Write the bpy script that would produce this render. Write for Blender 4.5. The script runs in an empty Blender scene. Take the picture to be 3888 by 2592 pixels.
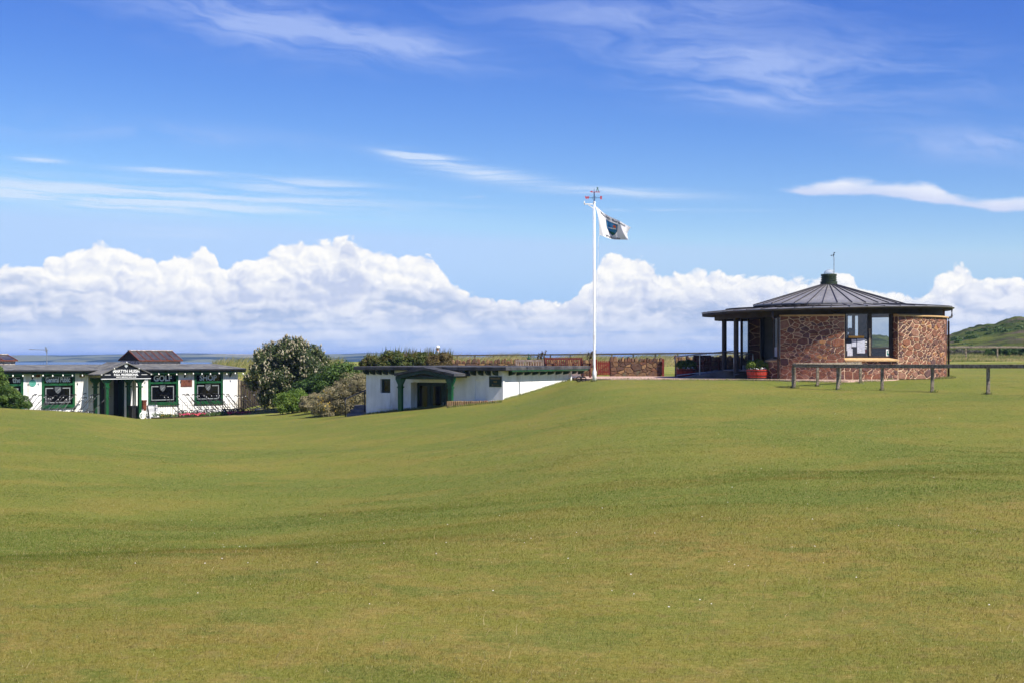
import bpy, bmesh, math, random
import numpy as np
from mathutils import Vector, Matrix

random.seed(7)
rng = np.random.default_rng(7)
scene = bpy.context.scene
COL = scene.collection
R = math.radians
F, CX, HY, E = 5600.0, 1944.0, 1353.0, 1.65      # focal length and principal point in photo pixels, horizon row, eye height

# ------------------------------------------------------------------ camera
cam_d = bpy.data.cameras.new('camera')
cam_d.sensor_width = 36.0
cam_d.lens = F / 3888.0 * 36.0
cam_d.shift_y = 57.0 / 3888.0
cam_d.clip_start = 0.1
cam_d.clip_end = 60000.0
cam = bpy.data.objects.new('camera', cam_d)
cam.location = (0, 0, E)
cam.rotation_euler = (R(90), 0, 0)
COL.objects.link(cam)
scene.camera = cam

# ------------------------------------------------------------------ node helper
class V:
    """a float socket with arithmetic"""
    def __init__(s, nt, sock): s.nt, s.s = nt, sock
    def _m(s, op, *a, clamp=False):
        n = s.nt.nodes.new('ShaderNodeMath'); n.operation = op; n.use_clamp = clamp
        for i, x in enumerate((s,) + a):
            if isinstance(x, V): s.nt.links.new(x.s, n.inputs[i])
            else: n.inputs[i].default_value = x
        return V(s.nt, n.outputs[0])
    def __add__(s, o): return s._m('ADD', o)
    __radd__ = __add__
    def __sub__(s, o): return s._m('SUBTRACT', o)
    def __rsub__(s, o): return const(s.nt, o)._m('SUBTRACT', s)
    def __mul__(s, o): return s._m('MULTIPLY', o)
    __rmul__ = __mul__
    def __truediv__(s, o): return s._m('DIVIDE', o)
    def __neg__(s): return s._m('MULTIPLY', -1.0)
    def sat(s): return s._m('ADD', 0.0, clamp=True)
    def pw(s, e): return s._m('POWER', e)
    def mx(s, o): return s._m('MAXIMUM', o)
    def mn(s, o): return s._m('MINIMUM', o)
    def abs(s): return s._m('ABSOLUTE')
    def step(s, a, b):                                   # smoothstep a -> b
        n = s.nt.nodes.new('ShaderNodeMapRange'); n.interpolation_type = 'SMOOTHSTEP'
        s.nt.links.new(s.s, n.inputs['Value'])
        lo, hi, r0, r1 = (a, b, 0, 1) if a < b else (b, a, 1, 0)
        n.inputs['From Min'].default_value = lo; n.inputs['From Max'].default_value = hi
        n.inputs['To Min'].default_value = r0; n.inputs['To Max'].default_value = r1
        return V(s.nt, n.outputs[0])
    def gauss(s, c, w):
        d = (s - c) * (1.0 / w)
        return (d * d * -1.0)._m('EXPONENT')
def const(nt, x):
    n = nt.nodes.new('ShaderNodeValue'); n.outputs[0].default_value = x
    return V(nt, n.outputs[0])
def comb(nt, x, y, z):
    n = nt.nodes.new('ShaderNodeCombineXYZ')
    for i, a in enumerate((x, y, z)):
        if isinstance(a, V): nt.links.new(a.s, n.inputs[i])
        else: n.inputs[i].default_value = a
    return n.outputs[0]
def noise(nt, vec, scale=1.0, detail=4.0, rough=0.5, dist=0.0, color=False, lac=2.0, dim='3D'):
    n = nt.nodes.new('ShaderNodeTexNoise'); n.noise_dimensions = dim
    nt.links.new(vec, n.inputs['Vector'])
    n.inputs['Scale'].default_value = scale; n.inputs['Detail'].default_value = detail
    n.inputs['Roughness'].default_value = rough; n.inputs['Distortion'].default_value = dist
    n.inputs['Lacunarity'].default_value = lac
    return n.outputs['Color'] if color else V(nt, n.outputs[0])
def voro(nt, vec, scale=1.0, detail=3.0, rough=0.5, smooth=0.3, lac=2.0):
    n = nt.nodes.new('ShaderNodeTexVoronoi'); n.feature = 'F1'; n.voronoi_dimensions = '2D'
    nt.links.new(vec, n.inputs['Vector'])
    n.inputs['Scale'].default_value = scale; n.inputs['Detail'].default_value = detail
    n.inputs['Roughness'].default_value = rough
    n.inputs['Lacunarity'].default_value = lac
    n.normalize = True
    return V(nt, n.outputs['Distance'])
def mixc(nt, fac, a, b):
    n = nt.nodes.new('ShaderNodeMix'); n.data_type = 'RGBA'
    if isinstance(fac, V): nt.links.new(fac.s, n.inputs[0])
    else: n.inputs[0].default_value = fac
    for i, c in ((6, a), (7, b)):
        if isinstance(c, bpy.types.NodeSocket): nt.links.new(c, n.inputs[i])
        else: n.inputs[i].default_value = (*c, 1.0)
    return n.outputs[2]
def fcurve(nt, val, pts):                                # pts in 0..1 x 0..1
    n = nt.nodes.new('ShaderNodeFloatCurve')
    c = n.mapping.curves[0]
    c.points[0].location = pts[0]; c.points[1].location = pts[-1]
    for p in pts[1:-1]: c.points.new(*p)
    n.mapping.update()
    nt.links.new(val.s, n.inputs['Value'])
    return V(nt, n.outputs[0])

# ------------------------------------------------------------------ world: clear blue sky, cirrus above, cumulus bank along the horizon
SUN_AZ, SUN_EL = R(54), R(49)           # azimuth: to the right of straight behind the camera
sun_vec = Vector((math.sin(SUN_AZ) * math.cos(SUN_EL), -math.cos(SUN_AZ) * math.cos(SUN_EL), math.sin(SUN_EL)))
SKY_STRENGTH = 0.10
EXPOSURE = 0.6
world = bpy.data.worlds.new('World'); scene.world = world
world.use_nodes = True
world.cycles.sampling_method = 'MANUAL'; world.cycles.sample_map_resolution = 512
nt = world.node_tree; nt.nodes.clear()
def make_sky():
    out = nt.nodes.new('ShaderNodeOutputWorld')
    bg = nt.nodes.new('ShaderNodeBackground'); bg.inputs['Strength'].default_value = SKY_STRENGTH
    nt.links.new(bg.outputs[0], out.inputs['Surface'])
    sky = nt.nodes.new('ShaderNodeTexSky'); sky.sky_type = 'NISHITA'; sky.sun_disc = False
    sky.sun_elevation = SUN_EL
    sky.sun_rotation = math.atan2(sun_vec.x, sun_vec.y)
    sky.altitude = 0.0; sky.air_density = 1.0; sky.dust_density = 0.0; sky.ozone_density = 1.0
    ss = nt.nodes.new('ShaderNodeSeparateColor'); nt.links.new(sky.outputs[0], ss.inputs[0])
    cc = nt.nodes.new('ShaderNodeCombineColor')
    for i, (k, p, cap) in enumerate(((1.60, 2.0, 0.48), (1.42, 1.8, 0.68), (1.40, 1.05, 1.0))):     # richer blue, as the camera saw it
        ch = ((V(nt, ss.outputs[i]) * SKY_STRENGTH).mx(0.0).mn(1.0).pw(p) * k).mn(cap) * (1 / SKY_STRENGTH / 2 ** EXPOSURE)
        nt.links.new(ch.s, cc.inputs[i])
    skyc = cc.outputs[0]
    def comb2(x, y, seed):
        return comb(nt, x + seed * 17.31, (y if isinstance(y, V) else const(nt, y)) + seed * 5.77, 0.0)
    def nz(vec, scale=1.0, detail=4.0, rough=0.5): return noise(nt, vec, scale, detail, rough, dim='2D')
    tc = nt.nodes.new('ShaderNodeTexCoord')
    sp = nt.nodes.new('ShaderNodeSeparateXYZ'); nt.links.new(tc.outputs['Generated'], sp.inputs[0])
    dx, dy, dz = (V(nt, sp.outputs[i]) for i in range(3))
    a = dx._m('ARCTAN2', dy) * 100.0                    # azimuth, hundredths of a radian; 0 straight ahead
    t = dz / (dx * dx + dy * dy)._m('SQRT').mx(0.02) * 100.0
    def A(x): return 100 * math.atan((x * 1.65306 - CX) / F)
    def T(x, y): return 100 * (HY - y * 1.65306) / F * math.cos(math.atan((x * 1.65306 - CX) / F))
    def prof(pts, top=14.0):                             # an outline (x, y in a 2352 wide frame) as height over azimuth
        q = [((A(x) + 36) / 72, max(0.0, T(x, y) / top)) for x, y in pts]
        q = [(0.0, q[0][1])] + [p for p in q if 0 < p[0] < 1] + [(1.0, q[-1][1])]
        return fcurve(nt, (a * (1 / 72.0) + 0.5).sat(), q) * top
    inframe = a.abs().step(41, 36)
    K = 1.0 / SKY_STRENGTH / 2 ** EXPOSURE
    def C(r, g, b): return (r * K, g * K, b * K)
    # domain warp shared by the cumulus layers
    wv = nz(comb2(a * 0.45, t * 0.5, 3.1), 1.0, 3, 0.5)
    wv2 = nz(comb2(a * 0.45, t * 0.5, 9.7), 1.0, 3, 0.5)
    aw = a + (wv - 0.5) * 1.5
    tw = t + (wv2 - 0.5) * 1.2
    def billow(sx, sy, seed, da=0.0, dt=0.0, detail=4.0, rough=0.48):
        return 1.0 - voro(nt, comb2((aw + da) * sx, (tw + dt) * sy, seed), 1.0, detail, rough, 0.35, 2.1)
    col = skyc
    # cirrus: long combed streaks
    wq = nz(comb2(a * 0.10, t * 0.22, 6.0), 1.0, 3, 0.5)
    def streak(seed, sx, sy, tilt, det=6.0, rough=0.6):
        tt = t + a * tilt
        return nz(comb2(a * sx + wq * 1.0, tt * sy + wq * 2.2, seed), 1.0, det, rough)
    def patch(x, y, wx, wy, tilt=0.0):
        ca, ct = A(x), T(x, y)
        wa, wt = wx * 1.653 / 56.0, wy * 1.653 / 56.0
        return a.gauss(ca, wa) * (t + (a - ca) * tilt).gauss(ct, wt)
    fine = streak(1.3, 0.085, 0.55, 0.14)
    fine2 = streak(4.3, 0.075, 2.1, 0.045)
    m1 = (patch(600, 55, 330, 60, .13) * 1.0 + patch(930, 100, 200, 32, .20) * 0.9 + patch(1650, 130, 300, 60, .10) * .9
          + patch(1950, 180, 250, 40, .13) * 0.9 + patch(1750, 225, 280, 34, .10) * 0.8 + patch(1500, 25, 420, 40, .0) * 0.7
          + patch(2300, 335, 220, 36, .08) * 1.0 + patch(2100, 110, 200, 40, .2) * .5 + patch(250, 300, 380, 26, 0.03) * 0.6)
    out_m = nz(comb2(a * 0.04, t * 0.05, 2.0), 1.0, 2).step(0.45, 0.75) * (1.0 - inframe) * t.step(6, 14)
    c1 = (fine.step(0.28, 0.80) * (m1 * 1.25 + out_m)).sat() * 0.58
    col = mixc(nt, c1, col, C(0.52, 0.64, 0.98))
    m2 = (patch(380, 455, 460, 30, .035) * 1.1 + patch(100, 450, 300, 20, 0.03) * .9 + patch(960, 362, 75, 12, .12) * 1.5
          + patch(1110, 400, 130, 16, .13) * 1.1 + patch(1400, 440, 200, 12, .06) * .7 + patch(390, 392, 100, 6, .03) * 1.0
          + patch(700, 425, 150, 18, .05) * .7 + patch(400, 535, 130, 9, 0) * .6 + patch(90, 367, 50, 6, .03) * .9 + patch(1560, 484, 130, 4, .02) * 1.0)
    c2 = (fine2.step(0.30, 0.70) * m2 * 1.25).sat() * 0.8
    col = mixc(nt, c2, col, C(0.70, 0.82, 1.0))
    col = mixc(nt, t.step(6.5, 2.5) * 0.6, col, C(0.36, 0.58, 0.96))
    # one dense lens shaped cloud at the right
    lens_n = nz(comb2(a * 0.30, t * 0.8, 6.6), 1.0, 6, 0.55)
    LT = prof([(1700, 440), (1770, 436), (1800, 426), (1880, 420), (1960, 408), (2050, 416), (2130, 418), (2200, 446), (2280, 452), (2352, 440)])
    LB = prof([(1700, 440), (1770, 436), (1800, 442), (1900, 450), (2000, 450), (2100, 460), (2200, 474), (2280, 484), (2352, 486)])
    lens = (LT - t + (lens_n - .5) * .9).step(0.0, 0.55) * (t - LB + (lens_n - .5) * .5).step(-0.12, 0.22) * inframe
    shade = (t - LB).step(0.0, 1.0)
    col = mixc(nt, lens * (0.62 + lens_n * .55).sat(), col, mixc(nt, shade, C(0.66, 0.73, 0.95), C(0.86, 0.90, 1.0)))
    # back row of tall white towers
    T1 = prof([(0, 606), (60, 614), (90, 612), (110, 596), (150, 590), (185, 574), (230, 562), (262, 566), (300, 578), (325, 590), (345, 588), (368, 606), (385, 604), (400, 588), (430, 580), (452, 572), (464, 560), (474, 576), (496, 590),
               (512, 618), (530, 606), (600, 592), (620, 578), (700, 556), (740, 560), (780, 550), (830, 560), (870, 582), (960, 590), (1000, 606), (1020, 628), (1060, 662), (1100, 690), (1200, 702), (1290, 700),
               (1340, 662), (1362, 640), (1378, 604), (1410, 586), (1440, 590), (1470, 594), (1500, 616), (1540, 634), (1600, 628), (1640, 626), (1690, 640), (1750, 634), (1830, 640), (1900, 628), (1950, 626), (1965, 650), (1985, 668),
               (2060, 672), (2100, 676), (2140, 655), (2165, 630), (2205, 612), (2235, 626), (2255, 645), (2300, 638), (2352, 644)])
    T1n = nz(comb2(a * 0.09, 0.0, 8.0), 1.0, 3, 0.5) * 9.0 - 0.8
    T1 = T1 * inframe + T1n * (1.0 - inframe)
    B1 = billow(0.62, 0.75, 1.7)
    B1s = billow(0.62, 0.75, 1.7, 0.26, 0.36)
    d1 = T1 - t + (B1 - 0.66) * 1.8
    mask1 = d1.step(-0.05, 0.26)
    lit1 = ((B1 - B1s) * 1.9 + 0.86 - (d1 * 0.06)).sat()
    cc1 = mixc(nt, lit1, C(0.60, 0.68, 0.88), C(1.04, 1.03, 1.0))
    col = mixc(nt, mask1, col, cc1)
    # a middle row, broken, part shaded
    T2 = prof([(0, 622), (100, 636), (200, 655), (240, 640), (285, 618), (320, 640), (400, 664), (500, 660), (530, 625), (560, 612), (600, 640), (690, 622), (740, 604), (775, 596), (790, 560), (815, 570), (830, 602),
               (880, 655), (1000, 658), (1070, 672), (1130, 690), (1200, 690), (1300, 690), (1380, 655), (1460, 640), (1560, 665), (1660, 655), (1800, 670), (1960, 690), (2100, 690), (2180, 668),
               (2280, 652), (2352, 656)])
    T2 = T2 * inframe + (T1n * .8) * (1.0 - inframe)
    B2 = billow(0.6, 0.75, 5.2)
    B2s = billow(0.6, 0.75, 5.2, 0.30, 0.40)
    d2 = T2 - t + (B2 - 0.66) * 1.9
    mask2 = d2.step(-0.02, 0.22)
    lit2 = ((B2 - B2s) * 2.4 + 0.66 - d2 * 0.24).sat()
    cc2 = mixc(nt, lit2, C(0.56, 0.64, 0.85), C(1.0, 1.0, 1.0))
    col = mixc(nt, mask2 * 0.93, col, cc2)
    # grey front bank
    T3 = prof([(0, 625), (90, 640), (200, 660), (330, 690), (480, 690), (620, 695), (800, 690), (900, 655), (1000, 660), (1080, 690), (1200, 702), (1340, 700), (1500, 685), (1650, 690),
               (1800, 695), (2000, 700), (2120, 690), (2230, 668), (2352, 664)])
    T3 = T3 * inframe + (T1n * .62) * (1.0 - inframe)
    B3 = billow(0.40, 0.80, 12.4, detail=4.0)
    B3s = billow(0.40, 0.80, 12.4, 0.36, 0.38, detail=4.0)
    d3 = T3 - t + (B3 - 0.66) * 2.4
    mask3 = d3.step(-0.05, 0.6)
    soft = nz(comb2(a * 0.17, tw * 0.62, 20.0), 1.0, 6, 0.55)
    lit3 = ((B3 - B3s) * 2.4 + 0.46 + (soft - 0.5) * 2.4).sat()
    cc3 = mixc(nt, lit3, C(0.43, 0.54, 0.78), C(0.90, 0.92, 0.98))
    col = mixc(nt, mask3 * 0.88, col, cc3)
    # flat layers low down, thinning to the horizon
    low = nz(comb2(a * 0.055 + soft * .5, t * 1.1, 31.0), 1.0, 6, 0.55)
    puff = nz(comb2(a * 0.30, t * 0.9, 35.0), 1.0, 6, 0.55)
    lowc = mixc(nt, (low + puff * .6 - .3).step(0.30, 0.66), C(0.42, 0.57, 0.89), C(0.76, 0.83, 0.97))
    col = mixc(nt, t.step(3.2, 1.3) * 0.66, col, lowc)
    col = mixc(nt, t.step(1.8, -0.3) * 0.6, col, C(0.60, 0.73, 0.97))
    nt.links.new(col, bg.inputs['Color'])
make_sky()

# ------------------------------------------------------------------ sun and exposure
sun_d = bpy.data.lights.new('sun', 'SUN'); sun_d.energy = 5.0; sun_d.angle = R(0.53); sun_d.color = (1.0, 0.955, 0.88)
sun = bpy.data.objects.new('sun', sun_d); COL.objects.link(sun)
sun.rotation_euler = (-sun_vec).to_track_quat('-Z', 'Y').to_euler()
vs = scene.view_settings
vs.view_transform = 'Standard'; vs.look = 'None'; vs.exposure = EXPOSURE; vs.gamma = 1.0; vs.use_curve_mapping = False
scene.cycles.use_denoising = True
scene.cycles.use_adaptive_sampling = True; scene.cycles.adaptive_threshold = 0.02; scene.cycles.adaptive_min_samples = 12
scene.cycles.max_bounces = 6; scene.cycles.diffuse_bounces = 3
scene.cycles.volume_bounces = 0
scene.cycles.transparent_max_bounces = 16
scene.cycles.caustics_reflective = False; scene.cycles.caustics_refractive = False

# ================================================================== helpers
def lin(r, g, b):
    f = lambda c: (c / 255 / 12.92) if c / 255 <= 0.04045 else ((c / 255 + 0.055) / 1.055) ** 2.4
    return (f(r), f(g), f(b))
MATS = {}
def new_mat(name):
    m = bpy.data.materials.new(name); m.use_nodes = True
    m.node_tree.nodes.clear(); MATS[name] = m
    nt = m.node_tree
    out = nt.nodes.new('ShaderNodeOutputMaterial'); bs = nt.nodes.new('ShaderNodeBsdfPrincipled')
    nt.links.new(bs.outputs[0], out.inputs['Surface'])
    return m, nt, bs, out
def mk(name, c1, c2=None, scale=6.0, rough=0.75, bump=0.0, bscale=None, metal=0.0, spec=0.3, stretch=(1, 1, 1), lo=0.35, hi=0.65, world_pos=False, c3=None, detail=6):
    m, nt, bs, out = new_mat(name)
    c2 = c2 or tuple(min(1, c * 1.25) for c in c1)
    if world_pos:
        g = nt.nodes.new('ShaderNodeNewGeometry'); src = g.outputs['Position']
    else:
        tc = nt.nodes.new('ShaderNodeTexCoord'); src = tc.outputs['Object']
    mp = nt.nodes.new('ShaderNodeMapping'); mp.inputs['Scale'].default_value = stretch
    nt.links.new(src, mp.inputs[0]); v = mp.outputs[0]
    n = noise(nt, v, scale, detail, 0.6)
    col = mixc(nt, n.step(lo, hi), c1, c2)
    if c3:
        n3 = noise(nt, v, scale * 0.35, 4, 0.6)
        col = mixc(nt, n3.step(0.52, 0.72), col, c3)
    nt.links.new(col, bs.inputs['Base Color'])
    bs.inputs['Roughness'].default_value = rough; bs.inputs['Metallic'].default_value = metal
    bs.inputs['Specular IOR Level'].default_value = spec
    if bump:
        b = nt.nodes.new('ShaderNodeBump'); b.inputs['Strength'].default_value = 1.0; b.inputs['Distance'].default_value = bump
        nb = noise(nt, v, bscale or scale * 3, 5, 0.6); nt.links.new(nb.s, b.inputs['Height'])
        nt.links.new(b.outputs[0], bs.inputs['Normal'])
    return m
def mk_leaf(name, cols, rough=0.5, trans=0.3, spec=0.25):
    """foliage: colour follows a per-leaf attribute called tint"""
    m, nt, bs, out = new_mat(name)
    at = nt.nodes.new('ShaderNodeAttribute'); at.attribute_name = 'tint'
    r = nt.nodes.new('ShaderNodeValToRGB'); e = r.color_ramp.elements
    e[0].position = 0.0; e[0].color = (*cols[0], 1); e[1].position = 1.0; e[1].color = (*cols[-1], 1)
    for i, c in enumerate(cols[1:-1]):
        x = e.new((i + 1) / (len(cols) - 1)); x.color = (*c, 1)
    nt.links.new(at.outputs['Fac'], r.inputs[0]); nt.links.new(r.outputs[0], bs.inputs['Base Color'])
    bs.inputs['Roughness'].default_value = rough; bs.inputs['Specular IOR Level'].default_value = spec
    tr = nt.nodes.new('ShaderNodeBsdfTranslucent'); nt.links.new(r.outputs[0], tr.inputs[0])
    mx = nt.nodes.new('ShaderNodeMixShader'); mx.inputs[0].default_value = trans
    nt.links.new(bs.outputs[0], mx.inputs[1]); nt.links.new(tr.outputs[0], mx.inputs[2]); nt.links.new(mx.outputs[0], out.inputs['Surface'])
    return m
def mk_glass(name, tint=(0.75, 0.8, 0.8), gloss=0.12):
    m, nt, bs, out = new_mat(name); nt.nodes.remove(bs)
    t = nt.nodes.new('ShaderNodeBsdfTransparent'); t.inputs[0].default_value = (*tint, 1)
    g = nt.nodes.new('ShaderNodeBsdfGlossy'); g.inputs['Roughness'].default_value = 0.02
    lw = nt.nodes.new('ShaderNodeLayerWeight'); lw.inputs[0].default_value = 0.25
    f = (V(nt, lw.outputs['Fresnel']) + gloss).sat()
    mx = nt.nodes.new('ShaderNodeMixShader'); nt.links.new(f.s, mx.inputs[0])
    nt.links.new(t.outputs[0], mx.inputs[1]); nt.links.new(g.outputs[0], mx.inputs[2]); nt.links.new(mx.outputs[0], out.inputs['Surface'])
    return m

class MB:
    def __init__(s): s.v = []; s.f = []
    def add(s, verts, faces):
        o = len(s.v); s.v += [tuple(p) for p in verts]; s.f += [tuple(i + o for i in f) for f in faces]; return s
    def box(s, x0, x1, y0, y1, z0, z1):
        return s.add([(x0, y0, z0), (x1, y0, z0), (x1, y1, z0), (x0, y1, z0), (x0, y0, z1), (x1, y0, z1), (x1, y1, z1), (x0, y1, z1)],
                     [(0, 3, 2, 1), (4, 5, 6, 7), (0, 1, 5, 4), (1, 2, 6, 5), (2, 3, 7, 6), (3, 0, 4, 7)])
    def obox(s, c, ax, ay, az):                          # oriented box, half axis vectors
        c, ax, ay, az = map(Vector, (c, ax, ay, az))
        P = [c + ax * i + ay * j + az * k for k in (-1, 1) for i, j in ((-1, -1), (1, -1), (1, 1), (-1, 1))]
        return s.add(P, [(0, 3, 2, 1), (4, 5, 6, 7), (0, 1, 5, 4), (1, 2, 6, 5), (2, 3, 7, 6), (3, 0, 4, 7)])
    def beam(s, a, b, w, h, up=(0, 0, 1)):
        a, b = Vector(a), Vector(b); d = (b - a); L = d.length / 2; d.normalize()
        sd = d.cross(Vector(up)); sd.normalize(); u = sd.cross(d)
        return s.obox((a + b) / 2, d * L, sd * w / 2, u * h / 2)
    def prism(s, poly, off):                             # polygon (3-D points) swept by a vector
        n = len(poly); off = Vector(off); P = [Vector(p) for p in poly]
        return s.add(P + [p + off for p in P], [tuple(range(n))[::-1], tuple(range(n, 2 * n))] + [(i, (i + 1) % n, n + (i + 1) % n, n + i) for i in range(n)])
    def tube(s, pts, r, k=6, caps=True, rs=None):
        P = [Vector(p) for p in pts]; V_ = []; n = len(P)
        ref = Vector((0, 0, 1))
        for i, p in enumerate(P):
            t = (P[min(i + 1, n - 1)] - P[max(i - 1, 0)]).normalized()
            a = t.cross(ref)
            if a.length < 0.05: a = t.cross(Vector((1, 0, 0)))
            a.normalize(); b = t.cross(a); rr = rs[i] if rs else r
            V_ += [p + (a * math.cos(2 * math.pi * j / k) + b * math.sin(2 * math.pi * j / k)) * rr for j in range(k)]
        Fc = [(i * k + j, i * k + (j + 1) % k, (i + 1) * k + (j + 1) % k, (i + 1) * k + j) for i in range(n - 1) for j in range(k)]
        if caps: Fc += [tuple(range(k))[::-1], tuple(range((n - 1) * k, n * k))]
        return s.add(V_, Fc)
    def lathe(s, prof, k=24, c=(0, 0, 0), caps=True):
        n = len(prof)
        Vv = [(c[0] + r * math.cos(2 * math.pi * j / k), c[1] + r * math.sin(2 * math.pi * j / k), c[2] + z) for r, z in prof for j in range(k)]
        Fc = [(i * k + j, i * k + (j + 1) % k, (i + 1) * k + (j + 1) % k, (i + 1) * k + j) for i in range(n - 1) for j in range(k)]
        if caps: Fc += [tuple(range(k))[::-1], tuple(range((n - 1) * k, n * k))]
        return s.add(Vv, Fc)
    def mesh(s, name, mat, smooth=False):
        me = bpy.data.meshes.new(name); me.from_pydata(s.v, [], s.f); me.update()
        if mat is not None: me.materials.append(MATS[mat] if isinstance(mat, str) else mat)
        if smooth: me.polygons.foreach_set('use_smooth', [True] * len(me.polygons))
        return me
    def build(s, name, mat, parent=None, smooth=False, bevel=0.0):
        me = s.mesh(name, mat, smooth)
        if bevel:
            bm = bmesh.new(); bm.from_mesh(me)
            bmesh.ops.bevel(bm, geom=bm.edges[:], offset=bevel, segments=1, affect='EDGES', profile=0.5)
            bm.to_mesh(me); bm.free()
        return link(name, me, parent)
def link(name, me, parent=None, loc=None):
    o = bpy.data.objects.new(name, me); COL.objects.link(o)
    if parent: o.parent = parent
    if loc is not None: o.location = loc
    return o
def tag(o, label, cat=None, group=None, kind=None):
    if label: o['label'] = label
    if cat: o['category'] = cat
    if group: o['group'] = group
    if kind: o['kind'] = kind
    return o
def thing(name, label, cat, loc=(0, 0, 0), rotz=0.0, group=None):
    o = bpy.data.objects.new(name, None); COL.objects.link(o); o.empty_display_size = 0.2
    o.location = loc; o.rotation_euler = (0, 0, rotz)
    return tag(o, label, cat, group)
def copy_tree(o, parent=None):
    c = o.copy(); COL.objects.link(c)
    if parent: c.parent = parent
    for ch in list(o.children): copy_tree(ch, c)
    return c
def np_mesh(name, verts, faces, mat, attr=None, smooth=False):
    """verts (n,3), faces (m,k) all of one size; attr: per-vertex float called tint"""
    me = bpy.data.meshes.new(name)
    verts = np.asarray(verts, np.float32); faces = np.asarray(faces, np.int32)
    m, k = faces.shape
    me.vertices.add(len(verts)); me.vertices.foreach_set('co', verts.ravel())
    me.loops.add(m * k); me.loops.foreach_set('vertex_index', faces.ravel())
    me.polygons.add(m); me.polygons.foreach_set('loop_start', np.arange(0, m * k, k, dtype=np.int32))
    me.polygons.foreach_set('loop_total', np.full(m, k, np.int32))
    if smooth: me.polygons.foreach_set('use_smooth', np.ones(m, bool))
    me.update(calc_edges=True)
    if attr is not None:
        a = me.attributes.new('tint', 'FLOAT', 'POINT'); a.data.foreach_set('value', np.asarray(attr, np.float32))
    if mat: me.materials.append(MATS[mat])
    return me
def text_mesh(body, size, sx=1.0, extrude=0.004, bold=0.0, space=1.0):
    c = bpy.data.curves.new('lettering', 'FONT'); c.body = body; c.size = size; c.extrude = extrude; c.offset = bold
    c.align_x = 'CENTER'; c.align_y = 'CENTER'; c.space_character = space; c.resolution_u = 3
    o = bpy.data.objects.new('lettering', c); COL.objects.link(o)
    dg = bpy.context.evaluated_depsgraph_get()
    me = bpy.data.meshes.new_from_object(o.evaluated_get(dg))
    bpy.data.objects.remove(o); bpy.data.curves.remove(c)
    if sx != 1.0:
        for v in me.vertices: v.co.x *= sx
    return me
def put_text(name, body, size, mat, parent, pos, sx=1.0, bold=0.0, space=1.0, rz=0.0, width=None):
    """upright lettering whose face looks along local -y"""
    me = text_mesh(body, size, sx, 0.004, bold, space)
    if width:
        xs = [v.co.x for v in me.vertices]; k = width / (max(xs) - min(xs))
        for v in me.vertices: v.co.x *= k
    me.materials.clear(); me.materials.append(MATS[mat])
    o = link(name, me, parent, pos); o.rotation_euler = (R(90), 0, rz)
    return o

def G(px, py, Y): return Vector(((px - CX) / F * Y, Y, E + (HY - py) / F * Y))
def Xat(px, Y): return (px - CX) / F * Y
def Zat(py, Y): return E + (HY - py) / F * Y
class Frame:
    """a wall's own axes: x along it (as seen left to right), -y out towards the viewer"""
    def __init__(s, O, rotz): s.O = Vector(O); s.r = rotz; s.d = Vector((math.cos(rotz), math.sin(rotz), 0)); s.n = Vector((math.sin(rotz), -math.cos(rotz), 0))
    def s(s, px, o=0.0):                                 # position along the wall met by the sight line of photo column px, o metres out
        u = (px - CX) / F; p = s.O + s.n * o
        return (u * p.y - p.x) / (s.d.x - u * s.d.y)
    def Y(s, x, o=0.0): return s.O.y + s.d.y * x + s.n.y * o
    def z(s, py, x, o=0.0): return Zat(py, s.Y(x, o)) - s.O.z

# ================================================================== materials
mk('white_render', lin(228, 226, 220), lin(248, 246, 241), 2.0, 0.85, 0.010, 22, c3=lin(210, 204, 190), stretch=(1.6, 1.6, .5), lo=.3, hi=.7)
mk('white_boards', lin(226, 223, 216), lin(248, 246, 242), 2.0, 0.7, 0.004, 14, c3=lin(206, 200, 188), stretch=(2.4, 2.4, .45), lo=.3, hi=.7)
mk('green_paint', lin(14, 66, 34), lin(20, 84, 44), 5.0, 0.42, 0.001, 30, spec=0.45)
mk('dark_green_paint', lin(10, 38, 24), lin(16, 52, 32), 5.0, 0.45, 0.001, 30, spec=0.4)
mk('roof_felt', lin(84, 84, 82), lin(118, 116, 110), 2.2, 0.9, 0.004, 40, c3=lin(70, 70, 70))
mk('roof_felt_dark', lin(46, 47, 49), lin(74, 74, 76), 2.6, 0.85, 0.004, 40, c3=lin(96, 95, 92))
mk('black_board', lin(16, 17, 20), lin(24, 25, 28), 4.0, 0.35, spec=0.5)
mk('dark_glass', lin(6, 7, 8), lin(12, 13, 15), 1.5, 0.08, spec=0.5)
mk('sign_white', lin(225, 225, 222), lin(235, 235, 232), 5.0, 0.6)
mk('sign_grey', lin(150, 156, 156), lin(172, 176, 176), 8.0, 0.6)
mk('border_grey', lin(118, 122, 122), lin(136, 140, 140), 8.0, 0.6)
mk('shield_grey', lin(66, 70, 72), lin(92, 96, 98), 8.0, 0.6)
mk('sign_gold', lin(120, 100, 56), lin(140, 118, 70), 8.0, 0.6)
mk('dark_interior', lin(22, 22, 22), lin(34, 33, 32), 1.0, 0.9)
mk('grey_interior', lin(120, 120, 118), lin(140, 139, 136), 1.0, 0.9)
mk('rust', lin(88, 46, 34), lin(120, 68, 48), 9.0, 0.85, 0.003, 30, c3=lin(66, 42, 36))
mk('wired_glass', lin(52, 50, 52), lin(80, 76, 76), 5.0, 0.35, spec=0.5)
mk('flaking_white', lin(120, 96, 80), lin(214, 208, 196), 7.0, 0.85, 0.004, 20, stretch=(1, 1, 3))
mk('black_iron', lin(24, 25, 27), lin(40, 40, 42), 12.0, 0.5, spec=0.4)
mk('trolley_metal', lin(36, 36, 40), lin(66, 66, 70), 12.0, 0.4, metal=0.3)
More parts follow.
